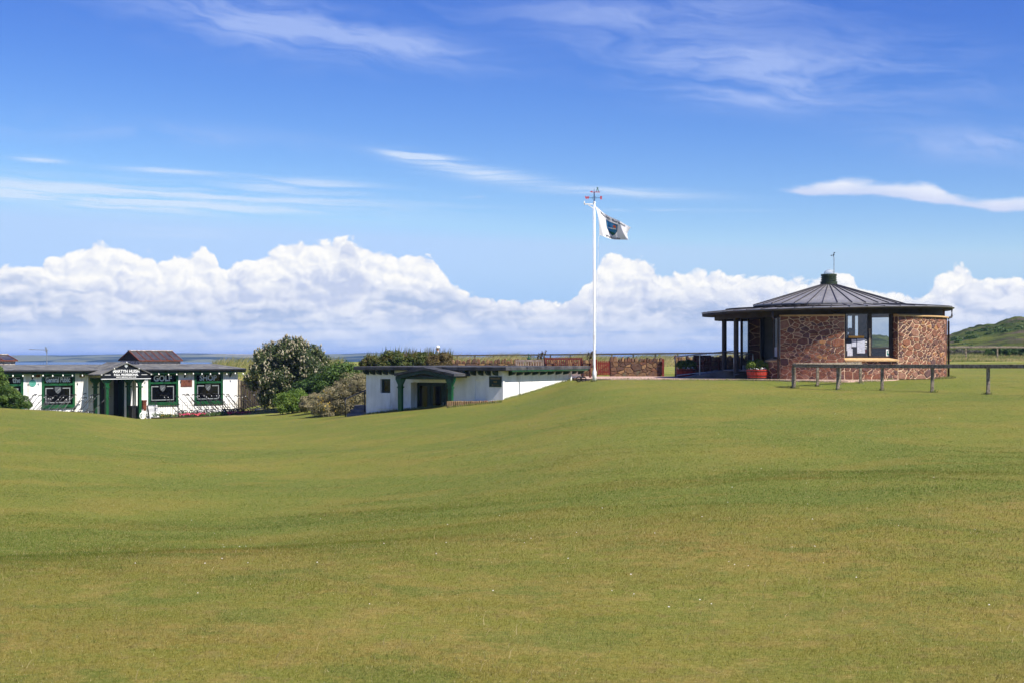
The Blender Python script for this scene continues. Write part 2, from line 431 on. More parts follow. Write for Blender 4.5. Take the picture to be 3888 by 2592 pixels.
mk('rubber', lin(18, 18, 18), lin(30, 30, 30), 9.0, 0.8)
mk('white_plastic', lin(232, 232, 230), lin(244, 244, 242), 5.0, 0.45)
mk('red_bag', lin(92, 34, 32), lin(120, 48, 42), 9.0, 0.6)
mk('bulb', lin(240, 238, 225), lin(250, 248, 240), 9.0, 0.2, spec=0.6)
mk('bronze_plaque', lin(96, 58, 46), lin(120, 76, 60), 9.0, 0.5)
mk('teal_plaque', lin(70, 140, 124), lin(96, 160, 142), 9.0, 0.5)
mk('old_wood', lin(112, 100, 84), lin(156, 143, 124), 5.0, 0.9, 0.006, 30, stretch=(3, 3, 3), c3=lin(88, 82, 66))
mk('fence_wood_dark', lin(44, 38, 32), lin(66, 56, 46), 5.0, 0.9, 0.004, 20, stretch=(4, 4, .6))
mk('log_wood', lin(122, 96, 66), lin(160, 132, 94), 7.0, 0.9, 0.006, 30, stretch=(2, 2, .5), c3=lin(140, 74, 44))
mk('teak', lin(70, 30, 22), lin(96, 42, 30), 5.0, 0.55, 0.002, 30, stretch=(3, 3, 3))
mk('grey_teak', lin(120, 106, 96), lin(152, 136, 124), 6.0, 0.85, 0.003, 30)
mk('gate_red', lin(98, 36, 26), lin(120, 46, 34), 5.0, 0.6, 0.002, 25)
mk('tub_red', lin(146, 46, 30), lin(166, 58, 40), 6.0, 0.6, 0.002, 30, stretch=(3, 3, .4))
mk('galvanised', lin(150, 152, 150), lin(182, 184, 182), 9.0, 0.38, metal=0.75)
mk('white_metal', lin(232, 230, 226), lin(246, 245, 242), 6.0, 0.4, spec=0.5, c3=lin(206, 170, 140), lo=.3, hi=.6)
mk('vane_red', lin(176, 50, 44), lin(196, 64, 56), 9.0, 0.5)
mk('vane_blue', lin(38, 42, 76), lin(54, 60, 96), 9.0, 0.5)
mk('vane_grey', lin(90, 120, 120), lin(120, 140, 140), 9.0, 0.5)
mk('mortar', lin(196, 166, 134), lin(216, 188, 156), 9.0, 0.95, 0.008, 40, c3=lin(176, 146, 116))
mk('sandstone', lin(186, 150, 104), lin(206, 172, 124), 5.0, 0.9, 0.004, 30, c3=lin(170, 136, 94))
STONES = []
for i, (a, b) in enumerate([((104, 68, 54), (130, 88, 70)), ((120, 76, 58), (144, 98, 76)), ((88, 60, 52), (114, 80, 70)), ((130, 92, 76), (152, 114, 94)), ((80, 58, 56), (106, 78, 74)), ((146, 102, 64), (164, 120, 80))]):
    mk('stone_%d' % i, lin(*a), lin(*b), 9.0, 0.9, 0.012, 22, c3=tuple(.8 * c for c in lin(*a))); STONES.append('stone_%d' % i)
GSTONES = []
for i, (a, b) in enumerate([((92, 68, 54), (116, 88, 68)), ((106, 80, 58), (130, 102, 74)), ((78, 58, 48), (98, 76, 62)), ((128, 100, 68), (150, 120, 84)), ((96, 66, 50), (118, 84, 62))]):
    mk('garden_stone_%d' % i, lin(*a), lin(*b), 7.0, 0.95, 0.014, 18, c3=lin(96, 92, 72)); GSTONES.append('garden_stone_%d' % i)
mk('wall_joint', lin(92, 74, 58), lin(116, 96, 76), 8.0, 0.95, 0.01, 30)
mk('zinc', lin(132, 130, 128), lin(156, 153, 150), 1.6, 0.5, 0.0015, 6, metal=0.35, spec=0.5, c3=lin(112, 110, 110))
mk('zinc_seam', lin(70, 67, 66), lin(84, 80, 78), 3.0, 0.45, metal=0.35, spec=0.5)  # darker than the panels: the shadow line along each seam is painted in
mk('fascia', lin(42, 36, 30), lin(56, 48, 40), 3.0, 0.7, 0.002, 20)
mk('soffit', lin(58, 46, 36), lin(74, 60, 46), 3.0, 0.8, 0.003, 20)
mk('timber_frame', lin(44, 38, 34), lin(60, 52, 46), 4.0, 0.6, 0.001, 30)
mk('post_paint', lin(48, 44, 42), lin(62, 57, 54), 4.0, 0.5)
mk('lantern_green', lin(40, 50, 34), lin(52, 62, 42), 4.0, 0.5)
mk('notice_dark', lin(34, 36, 46), lin(42, 44, 54), 3.0, 0.5)
mk('paper', lin(160, 164, 178), lin(196, 199, 210), 30.0, 0.8, stretch=(.4, 1, 3), lo=.45, hi=.6)
mk('varnished', lin(190, 140, 60), lin(206, 158, 78), 5.0, 0.5, stretch=(1, 1, 5))
mk('teal_poster', lin(24, 120, 104), lin(34, 134, 118), 5.0, 0.5)
mk('paving', lin(172, 140, 124), lin(196, 166, 148), 1.5, 0.95, 0.004, 40, c3=lin(160, 150, 140))
mk('concrete', lin(120, 112, 106), lin(146, 138, 130), 2.0, 0.95, 0.004, 30)
mk('bark', lin(60, 48, 38), lin(88, 72, 58), 8.0, 0.95, 0.01, 20, stretch=(3, 3, .6))
mk('soil', lin(60, 46, 34), lin(82, 64, 48), 8.0, 1.0, 0.02, 12)
mk('flag_blue', lin(40, 110, 160), lin(60, 130, 180), 8.0, 0.8)
mk('flag_orange', lin(196, 84, 40), lin(210, 100, 56), 8.0, 0.8)
mk('flag_ink', lin(30, 34, 40), lin(44, 48, 54), 8.0, 0.8)
mk('flag_green', lin(40, 88, 60), lin(60, 108, 76), 8.0, 0.8)
mk('skin', lin(176, 120, 96), lin(196, 140, 112), 9.0, 0.6)
mk('cloth_white', lin(232, 230, 228), lin(244, 243, 241), 6.0, 0.85)
mk('cloth_dark', lin(38, 40, 52), lin(52, 54, 66), 6.0, 0.85)
mk('hair_grey', lin(120, 112, 104), lin(160, 152, 144), 20.0, 0.8)
mk('trunk_dark', lin(52, 44, 36), lin(70, 60, 48), 9.0, 0.95)
mk_glass('hut_glass', (0.80, 0.84, 0.84), 0.04)
mk('dome_glass', lin(190, 194, 200), lin(206, 210, 216), 3.0, 0.06, spec=0.6)
MATS['dome_glass'].node_tree.nodes['Principled BSDF'].inputs['Alpha'].default_value = 0.45

# flag cloth lets light through
_m, _nt, _bs, _out = new_mat('flag_cloth')
_bs.inputs['Base Color'].default_value = (*lin(238, 236, 236), 1); _bs.inputs['Roughness'].default_value = 0.85
_tr = _nt.nodes.new('ShaderNodeBsdfTranslucent'); _tr.inputs[0].default_value = (*lin(232, 230, 228), 1)
_mx = _nt.nodes.new('ShaderNodeMixShader'); _mx.inputs[0].default_value = 0.35
_nt.links.new(_bs.outputs[0], _mx.inputs[1]); _nt.links.new(_tr.outputs[0], _mx.inputs[2]); _nt.links.new(_mx.outputs[0], _out.inputs['Surface'])

# turf colours, shared by the ground sheet and the blades standing on it
def turf_color(nt, grain=True):
    g = nt.nodes.new('ShaderNodeNewGeometry'); P = g.outputs['Position']
    sp = nt.nodes.new('ShaderNodeSeparateXYZ'); nt.links.new(P, sp.inputs[0])
    x, y = V(nt, sp.outputs[0]), V(nt, sp.outputs[1])
    flat = comb(nt, x, y, 0.0)
    big = noise(nt, flat, 0.11, 5, 0.55); mid = noise(nt, flat, 0.55, 6, 0.62); sml = noise(nt, flat, 2.6, 6, 0.65)
    str_ = noise(nt, comb(nt, x * 0.5, y * 1.0, 0.0), 0.33, 6, 0.6)
    col = mixc(nt, big.step(0.40, 0.60), TURF[0], TURF[1])
    col = mixc(nt, (mid * .7 + big * .3).step(0.46, 0.60) * 0.75, col, TURF[2])
    col = mixc(nt, str_.step(0.50, 0.66) * 0.45, col, TURF[3])
    mot = noise(nt, flat, 4.5, 5, 0.75); mot2 = noise(nt, flat, 9.0, 4, 0.7)
    col = mixc(nt, mot.step(0.48, 0.60) * 0.45, col, (0.075, 0.115, 0.014))
    col = mixc(nt, mot2.step(0.52, 0.64) * 0.5, col, (0.30, 0.245, 0.075))
    # the dry mound the camera stands on
    edge = y - x * 0.44 - 14.3 + (mid - 0.5) * 1.6
    dry = edge.step(0.7, -0.5)
    dcol = mixc(nt, mid.step(0.36, 0.64), TURF[4], TURF[5])
    dcol = mixc(nt, noise(nt, flat, 0.45, 6, .65).step(0.46, 0.60) * 0.8, dcol, (0.262, 0.165, 0.044))
    dcol = mixc(nt, sml.step(0.48, 0.66) * 0.65, dcol, TURF[6])
    dcol = mixc(nt, mot2.step(0.50, 0.60) * 0.60, dcol, (0.11, 0.14, 0.018))
    dcol = mixc(nt, mot.step(0.52, 0.64) * 0.55, dcol, (0.22, 0.125, 0.048))
    dcol = mixc(nt, noise(nt, flat, 0.9, 6, .68).step(0.50, 0.62) * 0.75, dcol, TURF[7])
    col = mixc(nt, dry * 0.85, col, dcol)
    if grain:
        gr = noise(nt, flat, 22.0, 4, 0.75)
        col = mixc(nt, gr.step(0.30, 0.72), mixc(nt, 0.30, col, (0.05, 0.075, 0.012)), mixc(nt, 0.25, col, (0.38, 0.34, 0.12)))
    return col, x, y, P
TURF = [(0.112, 0.150, 0.016), (0.165, 0.175, 0.022), (0.225, 0.178, 0.034), (0.085, 0.125, 0.015),
        (0.228, 0.180, 0.032), (0.150, 0.165, 0.022), (0.350, 0.230, 0.080), (0.095, 0.135, 0.017)]
TURF = [(r * 0.90, g * 0.90, b * 0.78) for r, g, b in TURF]
_m, _nt, _bs, _out = new_mat('turf')
_c, _x, _y, _P = turf_color(_nt)
# beyond the lawn the sheet is sand and rough coastal grass
_rough = noise(_nt, _P, 0.8, 6, 0.65)
_rc = mixc(_nt, _rough.step(0.35, 0.62), lin(150, 136, 80), lin(112, 124, 56))
_far = (_y + (_rough - 0.5) * 6.0).step(72.0, 76.0) * (_x.step(24.0, 21.0).mx((_y - _x * 0.2).step(82.0, 86.0)))
_c = mixc(_nt, _far, _c, _rc)
_nt.links.new(_c, _bs.inputs['Base Color']); _bs.inputs['Roughness'].default_value = 0.95; _bs.inputs['Specular IOR Level'].default_value = 0.1
_b = _nt.nodes.new('ShaderNodeBump'); _b.inputs['Distance'].default_value = 0.02; _b.inputs['Strength'].default_value = 0.8
_h = noise(_nt, _P, 30.0, 4, 0.7) * 0.6 + noise(_nt, _P, 3.0, 4, 0.6)
_nt.links.new(_h.s, _b.inputs['Height']); _nt.links.new(_b.outputs[0], _bs.inputs['Normal'])
_m, _nt, _bs, _out = new_mat('grass_blade')
_c, _x, _y, _P = turf_color(_nt, False)
_at = _nt.nodes.new('ShaderNodeAttribute'); _at.attribute_name = 'tint'; _t = V(_nt, _at.outputs['Fac'])
_c = mixc(_nt, _t.step(0.0, 0.45) * -0.28 + 0.28, _c, (0.10, 0.155, 0.018))
_c = mixc(_nt, _t.step(0.78, 0.97) * 0.6, _c, (0.32, 0.25, 0.10))
_c = mixc(_nt, _t.step(0.985, 0.995) * 0.8, _c, (0.55, 0.48, 0.28))
_nt.links.new(_c, _bs.inputs['Base Color']); _bs.inputs['Roughness'].default_value = 0.7; _bs.inputs['Specular IOR Level'].default_value = 0.15
_gn = _nt.nodes.new('ShaderNodeNewGeometry'); _vm = _nt.nodes.new('ShaderNodeVectorMath'); _vm.operation = 'MULTIPLY_ADD'
_nt.links.new(_gn.outputs['Normal'], _vm.inputs[0]); _vm.inputs[1].default_value = (0.35, 0.35, 0.35); _vm.inputs[2].default_value = (0, 0, 0.8)
_vn = _nt.nodes.new('ShaderNodeVectorMath'); _vn.operation = 'NORMALIZE'; _nt.links.new(_vm.outputs[0], _vn.inputs[0]); _nt.links.new(_vn.outputs[0], _bs.inputs['Normal'])
_tr = _nt.nodes.new('ShaderNodeBsdfTranslucent'); _nt.links.new(_c, _tr.inputs[0])
_mx = _nt.nodes.new('ShaderNodeMixShader'); _mx.inputs[0].default_value = 0.3
_nt.links.new(_bs.outputs[0], _mx.inputs[1]); _nt.links.new(_tr.outputs[0], _mx.inputs[2]); _nt.links.new(_mx.outputs[0], _out.inputs['Surface'])

# ================================================================== terrain
# cross-sections along sight lines: photo column -> (distance, height relative to the eye)
FAR = [(118, -0.45), (127, -0.42), (136, -2.0), (150, -6.0), (170, -9.5), (420, -11)]
SEC = {
 -900: [(2, -1.65), (12, -1.66), (13.6, -1.92), (15.2, -2.12), (20, -2.3), (30, -2.3), (45, -2.1), (58, -1.95), (64, -2.3), (72, -3.1), (76, -3.2), (86, -3.2), (96, -3.3), (118, -3.4), (130, -3.8), (150, -7), (170, -9.5), (420, -11)],
 0: [(2, -1.65), (12, -1.65), (13.6, -1.91), (15.2, -2.12), (20, -2.3), (30, -2.3), (45, -2.1), (57, -1.93), (62, -2.2), (69, -3.0), (73, -3.2), (86, -3.2), (96, -3.3), (118, -3.4), (130, -3.8), (150, -7), (170, -9.5), (420, -11)],
 280: [(2, -1.65), (12.3, -1.65), (13.9, -1.91), (15.5, -2.12), (20, -2.32), (30, -2.4), (45, -2.35), (60, -2.2), (66, -2.7), (73, -3.2), (86, -3.2), (96, -3.3), (118, -3.4), (130, -3.8), (150, -7), (170, -9.5), (420, -11)],
 450: [(2, -1.65), (12.5, -1.65), (14.1, -1.91), (15.7, -2.12), (20, -2.34), (30, -2.48), (45, -2.52), (60, -2.36), (68, -2.9), (74, -3.2), (87, -3.2), (96, -3.3), (118, -3.4), (130, -3.8), (150, -7), (170, -9.5), (420, -11)],
 560: [(2, -1.65), (12.6, -1.65), (14.2, -1.9), (15.8, -2.11), (20, -2.34), (30, -2.52), (45, -2.68), (60, -2.62), (70, -2.92), (76, -3.2), (88, -3.2), (96, -3.3), (118, -3.4), (130, -3.8), (150, -7), (170, -9.5), (420, -11)],
 800: [(2, -1.65), (12.8, -1.65), (14.4, -1.89), (16, -2.1), (20, -2.34), (30, -2.58), (45, -2.8), (60, -2.87), (70, -2.97), (78, -3.18), (88, -3.15), (98, -1.3)] + FAR,
 1100: [(2, -1.65), (13.1, -1.65), (14.7, -1.88), (16.4, -2.09), (20, -2.34), (30, -2.65), (45, -2.8), (60, -2.76), (70, -2.88), (80, -2.9), (92, -1.6), (100, -0.9)] + FAR,
 1390: [(2, -1.65), (13.5, -1.65), (15.4, -1.84), (17.2, -2.02), (20, -2.22), (30, -2.53), (45, -2.55), (60, -2.36), (66, -2.6), (74, -2.1), (80, -1.1), (100, -0.75)] + FAR,
 1720: [(2, -1.65), (13.9, -1.65), (16, -1.81), (18, -1.97), (21, -2.13), (30, -2.37), (45, -2.3), (57.3, -1.94), (60, -2.0), (66, -1.6), (69, -1.0), (100, -0.65)] + FAR,
 1910: [(2, -1.65), (14.1, -1.65), (16.4, -1.80), (18.6, -1.93), (22, -2.05), (30, -2.17), (45, -2.06), (57.8, -1.74), (60, -1.65), (66, -1.05), (69, -0.93), (100, -0.62)] + FAR,
 2060: [(2, -1.65), (14.3, -1.65), (16.8, -1.80), (19.5, -1.92), (30, -2.02), (45, -1.8), (56, -1.5), (60.5, -1.42), (65, -1.0), (69, -0.93), (100, -0.62)] + FAR,
 2203: [(2, -1.65), (14.5, -1.65), (17.4, -1.77), (20.5, -1.87), (30, -1.9), (45, -1.48), (55.5, -1.02), (60, -0.96), (64, -0.95), (69, -0.93), (100, -0.62)] + FAR,
 2257: [(2, -1.65), (14.6, -1.65), (17.6, -1.76), (21, -1.84), (30, -1.8), (45, -1.32), (57.5, -0.91), (62, -0.94), (69, -0.94), (80, -0.7), (100, -0.6)] + FAR,
 2600: [(2, -1.65), (15.2, -1.63), (18.6, -1.72), (22, -1.78), (30, -1.71), (45, -1.25), (57, -0.93), (62, -0.95), (69, -0.94), (80, -0.72), (100, -0.55)] + FAR,
 3013: [(2, -1.65), (15.7, -1.61), (19.2, -1.69), (23, -1.74), (30, -1.68), (45, -1.33), (53.6, -1.15), (57, -0.95), (63, -0.95), (70, -0.92), (100, -0.4), (118, -0.3)] + FAR[1:],
 3400: [(2, -1.65), (16.1, -1.59), (19.8, -1.66), (23, -1.70), (30, -1.66), (45, -1.3), (50.5, -1.16), (55, -1.02), (58.5, -0.92), (64, -0.86), (70, -0.8), (85, -0.5), (105, -0.25), (125, 0.0), (170, 0.5), (420, 2)],
 3888: [(2, -1.65), (16.4, -1.57), (20, -1.63), (24, -1.67), (30, -1.63), (47, -1.15), (60, -0.95), (75, -0.65), (90, -0.34), (100, -0.22), (112, -0.12), (130, 0.3), (180, 1.0), (420, 4)],
 4700: [(2, -1.65), (17, -1.57), (20, -1.63), (24, -1.67), (30, -1.63), (47, -1.15), (60, -0.9), (75, -0.6), (90, -0.3), (112, 0.0), (130, 0.5), (180, 2.0), (420, 6)],
}
_us = np.array([(p - CX) / F for p in SEC]); _yy = np.concatenate([np.arange(0, 140, 0.5), np.arange(140, 421, 5)])
_tab = np.array([np.interp(_yy, [a for a, b in s], [b for a, b in s]) for s in SEC.values()])
_k = np.exp(-0.5 * (np.arange(-8, 9) / 1.5) ** 2); _k /= _k.sum()
_tab = np.array([np.convolve(np.pad(r, 8, mode='edge'), _k, 'valid') for r in _tab])
_ug = np.linspace(_us[0], _us[-1], 400)
_tabu = np.array([np.interp(_ug, _us, _tab[:, j]) for j in range(_tab.shape[1])])       # (Y, u)
_k2 = np.exp(-0.5 * (np.arange(-12, 13) / 4.0) ** 2); _k2 /= _k2.sum()
_k3 = np.exp(-0.5 * (np.arange(-40, 41) / 14.0) ** 2); _k3 /= _k3.sum()
_near = np.array([np.convolve(np.pad(r, 40, mode='edge'), _k3, 'valid') for r in _tabu])
_tabu = np.array([np.convolve(np.pad(r, 12, mode='edge'), _k2, 'valid') for r in _tabu])
_wn = np.interp(_yy, [40, 54], [1.0, 0.0])[:, None]
_tabu = _near * _wn + _tabu * (1 - _wn)
def ground_np(X, Y):
    X, Y = np.asarray(X, float), np.asarray(Y, float)
    u = np.clip(X / np.maximum(Y, 4.0), _ug[0], _ug[-1]); yc = np.clip(Y, 0, 420)
    fi = np.interp(yc, _yy, np.arange(len(_yy))); i = np.clip(fi.astype(int), 0, len(_yy) - 2); fy = fi - i
    fu = (u - _ug[0]) / (_ug[1] - _ug[0]); j = np.clip(fu.astype(int), 0, len(_ug) - 2); fx = fu - j
    z = (_tabu[i, j] * (1 - fx) + _tabu[i, j + 1] * fx) * (1 - fy) + (_tabu[i + 1, j] * (1 - fx) + _tabu[i + 1, j + 1] * fx) * fy
    amp = np.interp(Y, [4, 9, 50, 56], [0.0, 1.0, 1.0, 0.0])
    z = z + amp * (0.035 * np.sin(X * 0.9 + 0.5 * np.sin(Y * .35)) * np.sin(Y * 0.55 + X * .2) + 0.03 * np.sin(X * 0.31 + Y * 0.23 + 1.0) + 0.012 * np.sin(X * 2.3 + Y * 1.1) * np.sin(Y * 1.9 - X * .6))
    return z + E
def gz(X, Y): return float(ground_np(X, Y))
gx = np.concatenate([np.linspace(-400, -48, 24), np.arange(-46, 52, 0.4), np.linspace(54, 400, 24)])
gy = np.concatenate([np.linspace(-400, -4, 22), np.arange(-2, 100, 0.35), np.linspace(101, 180, 60), np.linspace(190, 420, 14)])
XX, YY = np.meshgrid(gx, gy)
ZZ = ground_np(XX, YY)
nx, ny = len(gx), len(gy)
idx = np.arange(nx * ny).reshape(ny, nx)
fc = np.stack([idx[:-1, :-1], idx[:-1, 1:], idx[1:, 1:], idx[1:, :-1]], -1).reshape(-1, 4)
me = np_mesh('ground', np.stack([XX, YY, ZZ], -1).reshape(-1, 3), fc, 'turf', smooth=True)
tag(link('ground', me), 'rolling mown links turf in front of the buildings', kind='structure')

# sea
_m, _nt, _bs, _out = new_mat('sea_water')
_bs.inputs['Base Color'].default_value = (0.012, 0.045, 0.10, 1); _bs.inputs['Roughness'].default_value = 0.22
_g = _nt.nodes.new('ShaderNodeNewGeometry'); _bp = _nt.nodes.new('ShaderNodeBump'); _bp.inputs['Distance'].default_value = 0.8
_nt.links.new(noise(_nt, _g.outputs['Position'], 0.15, 4, 0.6).s, _bp.inputs['Height']); _nt.links.new(_bp.outputs[0], _bs.inputs['Normal'])
SEA = E - 8.0
b = MB(); b.add([(-25000, 128, SEA), (25000, 128, SEA), (25000, 30000, SEA), (-25000, 30000, SEA)], [(0, 1, 2, 3)])
tag(b.build('sea', 'sea_water'), 'strip of blue sea beyond the dunes', kind='structure')

# ================================================================== rubble walls: each stone its own piece
def clip_poly(poly, nx_, ny_, c):                        # keep n.p <= c
    out = []; n = len(poly)
    for i in range(n):
        p, q = poly[i], poly[(i + 1) % n]
        dp, dq = nx_ * p[0] + ny_ * p[1] - c, nx_ * q[0] + ny_ * q[1] - c
        if dp <= 0: out.append(p)
        if (dp < 0 < dq) or (dq < 0 < dp):
            t = dp / (dp - dq); out.append((p[0] + t * (q[0] - p[0]), p[1] + t * (q[1] - p[1])))
    return out
def rubble(w, h, size, gap, rs, aniso=1.65, spread=0.9, edge=True):
    """irregular stones filling a w x h panel: power diagram cells drawn in by half the joint"""
    r = random.Random(rs); W = w / aniso; pts = []
    n = int(W * h / (size * size)); tries = 0
    while len(pts) < n and tries < n * 60:
        tries += 1
        p = (r.uniform(0, W), r.uniform(0, h)); big = r.random() < (0.35 if len(pts) < n * .3 else 0.06)
        rad = size * (r.uniform(0.80, 1.30) if big else r.uniform(0.22, 0.60)) * spread
        if all((p[0] - q[0]) ** 2 + (p[1] - q[1]) ** 2 > ((rad + q[2]) * 0.70) ** 2 for q in pts): pts.append((*p, rad))
    cells = []
    for i, p in enumerate(pts):
        poly = [(0, 0), (W, 0), (W, h), (0, h)]
        near = sorted((q for k, q in enumerate(pts) if k != i), key=lambda q: (p[0] - q[0]) ** 2 + (p[1] - q[1]) ** 2)[:22]
        for q in near:
            dx, dy = q[0] - p[0], q[1] - p[1]; L = math.hypot(dx, dy)
            c = ((q[0] ** 2 + q[1] ** 2 - q[2] ** 2) - (p[0] ** 2 + p[1] ** 2 - p[2] ** 2)) / 2
            poly = clip_poly(poly, dx / L, dy / L, c / L - gap / 2 * r.uniform(0.4, 1.5))
            if len(poly) < 3: break
        if len(poly) < 3: continue
        if edge:
            e = gap / 2
            for nn in ((-1, 0, -e), (1, 0, W - e), (0, -1, -e), (0, 1, h - e)):
                poly = clip_poly(poly, *nn)
                if len(poly) < 3: break
            if len(poly) < 3: continue
        poly = [(x * aniso, y) for x, y in poly]
        A_ = abs(sum(poly[k][0] * poly[(k + 1) % len(poly)][1] - poly[(k + 1) % len(poly)][0] * poly[k][1] for k in range(len(poly)))) / 2
        if A_ < 0.0016: continue
        # round the corners
        out = []
        for k in range(len(poly)):
            a_, b_ = poly[k], poly[(k + 1) % len(poly)]
            q_ = r.uniform(.07, .16); out += [(a_[0] * (1 - q_) + b_[0] * q_, a_[1] * (1 - q_) + b_[1] * q_), (a_[0] * q_ + b_[0] * (1 - q_), a_[1] * q_ + b_[1] * (1 - q_))]
        cells.append([(x + r.uniform(-.006, .006), y + r.uniform(-.006, .006)) for x, y in out])
    return cells
def stone_mesh(poly, mp, depth, mat, r):
    cx = sum(p[0] for p in poly) / len(poly); cy = sum(p[1] for p in poly) / len(poly); n = len(poly)
    b = MB(); tx, tz = r.uniform(-.25, .25), r.uniform(-.25, .25)
    ring = lambda k, d, tilt=0: [mp(cx + (x - cx) * k, cy + (y - cy) * k, d + tilt * (tx * (x - cx) + tz * (y - cy)) * depth * 1.5) for x, y in poly]
    b.v = ring(1.0, -0.012) + ring(0.985, depth * 0.55) + ring(0.86, depth, 1)
    b.f = [(i, (i + 1) % n, n + (i + 1) % n, n + i) for i in range(n)] + [(n + i, n + (i + 1) % n, 2 * n + (i + 1) % n, 2 * n + i) for i in range(n)] + [tuple(range(2 * n, 3 * n))]
    return b.mesh('stone', mat)
def lay_stones(cells, mp, depth, mats, parent, rs, name='stone', joined=False):
    r = random.Random(rs)
    if joined:                                           # a stretch the photo hardly shows: one part
        b = MB()
        for c in cells:
            m = stone_mesh(c, mp, depth * r.uniform(0.7, 1.25), None, r); b.add([v.co for v in m.vertices], [tuple(p.vertices) for p in m.polygons]); bpy.data.meshes.remove(m)
        return tag(b.build('stonework', mats[0], parent), None, kind='stuff')
    for c in cells:
        link(name, stone_mesh(c, mp, depth * r.uniform(0.7, 1.25), r.choices(mats, [5, 5, 4, 4, 3, 1][:len(mats)])[0], r), parent)

# ================================================================== the round stone starter's hut
HX, HYd, HB = Xat(3147, 63.5), 63.5, E - 0.90
hut = thing('round_stone_hut', "round rubble-stone starter's hut with a low conical metal roof and lantern", 'hut', (HX, HYd, HB))
def PH(phi, r, z): return (r * math.sin(R(phi)), -r * math.cos(R(phi)), z)
RW, WT = 4.86, 2.50                                       # wall radius and top
def arc_wall(b, p0, p1, ri, ro, z0, z1, step=4.0):
    n = max(1, int(round(abs(p1 - p0) / step)))
    P = []
    for i in range(n + 1):
        p = p0 + (p1 - p0) * i / n
        P += [PH(p, ro, z0), PH(p, ro, z1), PH(p, ri, z1), PH(p, ri, z0)]
    Fc = [(4 * i + j, 4 * i + (j + 1) % 4, 4 * i + 4 + (j + 1) % 4, 4 * i + 4 + j) for i in range(n) for j in range(4)]
    Fc += [(0, 3, 2, 1), (4 * n, 4 * n + 1, 4 * n + 2, 4 * n + 3)]
    return b.add(P, Fc)
def near_phi(px, rr=None):                                # where the sight line of a photo column meets the front of the circle
    u = (px - CX) / F; d = Vector((u, 1)).normalized(); o = Vector((-HX, -HYd)); rr = rr or RW
    bq = o.dot(d); t = -bq - math.sqrt(max(0, bq * bq - (o.dot(o) - rr * rr))); p = o + d * t
    return math.degrees(math.atan2(p.x, -p.y))
L0, L1, B1_, R1_ = near_phi(2962), near_phi(3207), near_phi(3410), 77.0      # left wall | window bay | right wall
SILL = 0.72
def cyl_map(p0, rad, z0=0.0): return lambda s, z, d: PH(p0 + math.degrees(s / rad), rad + d, z0 + z)
for nm, p0, p1, z0, z1, size, seed, gap in (('wall', L0, L1, 0.0, WT, 0.150, 3, .021), ('wall', L1, B1_, 0.0, SILL, 0.155, 5, .021), ('wall', B1_, R1_, 0.0, WT, 0.140, 11, .023)):
    b = MB(); arc_wall(b, p0, p1, RW - 0.42, RW, z0, z1)
    w = b.build(nm, 'mortar', hut)
    cells = rubble(math.radians(p1 - p0) * RW, z1 - z0, size, gap, seed)
    lay_stones(cells, cyl_map(p0, RW, z0), 0.021, STONES, w, seed)
    if p0 == B1_: lay_stones(rubble(.42, WT, .15, .024, 77, aniso=1.2), lambda s, z, d: tuple(Vector(PH(B1_, RW - s, z)) - Vector(PH(B1_ + 90, d, 0))), .014, STONES, w, 78)
# the reveal stones of the right-hand wall where the window bay is set back
wr = MB(); arc_wall(wr, R1_, R1_ + 14, RW - .42, RW, 0, SILL); wr = wr.build('wall', 'mortar', hut)
lay_stones(rubble(math.radians(14) * RW, SILL, .21, .03, 21), cyl_map(R1_, RW, 0), 0.02, STONES, wr, 22, joined=True)
EW_ = L0 - near_phi(2908, RW - .12)
# low wall under the window beside the entrance
wl = MB(); arc_wall(wl, L0 - EW_, L0 - 0.6, RW - .55, RW - .12, 0, 0.70); wl = wl.build('wall', 'mortar', hut)
lay_stones(rubble(math.radians(EW_ - .6) * (RW - .12), .70, .2, .03, 31), cyl_map(L0 - EW_, RW - .12, 0), 0.02, STONES, wl, 32)
# sandstone coping and sills
def coping(p0, p1, z, ro, name='coping'):
    n = max(2, int((p1 - p0) / 5)); b = MB(); P = []
    for i in range(n + 1):
        p = p0 + (p1 - p0) * i / n
        P += [PH(p, ro, z), PH(p, ro, z + 0.05), PH(p, ro - 0.42, z + 0.13), PH(p, ro - 0.42, z)]
    b.add(P, [(4 * i + j, 4 * i + (j + 1) % 4, 4 * i + 4 + (j + 1) % 4, 4 * i + 4 + j) for i in range(n) for j in range(4)] + [(0, 3, 2, 1), (4 * n, 4 * n + 1, 4 * n + 2, 4 * n + 3)])
    return b.build(name, 'sandstone', hut)
coping(L0, L1, WT + .003, RW + 0.08); coping(B1_, R1_, WT + .003, RW + 0.10)
coping(L0 - EW_, L0 - 0.8, .703, RW - .06, 'sill')
for i in range(3): coping(L1 + .1 + (B1_ - L1 - .2) / 3 * i, L1 + .04 + (B1_ - L1 - .2) / 3 * (i + 1), SILL + .003, RW + 0.10, 'sill')
coping(R1_ + .3, R1_ + 14, SILL + .003, RW + .22, 'sill')
# dark clerestory ring above the walls, the ring beam on the posts
b = MB(); arc_wall(b, L0, 100, RW - .30, RW - .16, WT + .10, 2.95); b.build('clerestory', 'fascia', hut)
b = MB()
def beam_z(p, z): return z + 0.0207 * RW * math.sin(R(p))
n = 60; P = []
for i in range(n + 1):
    p = -190 + 180 * i / n
    for r_, z_ in ((RW + .02, 2.55), (RW + .02, 2.86), (RW - .12, 2.86), (RW - .12, 2.55)): P.append(PH(p, r_, beam_z(p, z_)))
b.add(P, [(4 * i + j, 4 * i + (j + 1) % 4, 4 * i + 4 + (j + 1) % 4, 4 * i + 4 + j) for i in range(n) for j in range(4)])
b.build('ring_beam', 'fascia', hut)
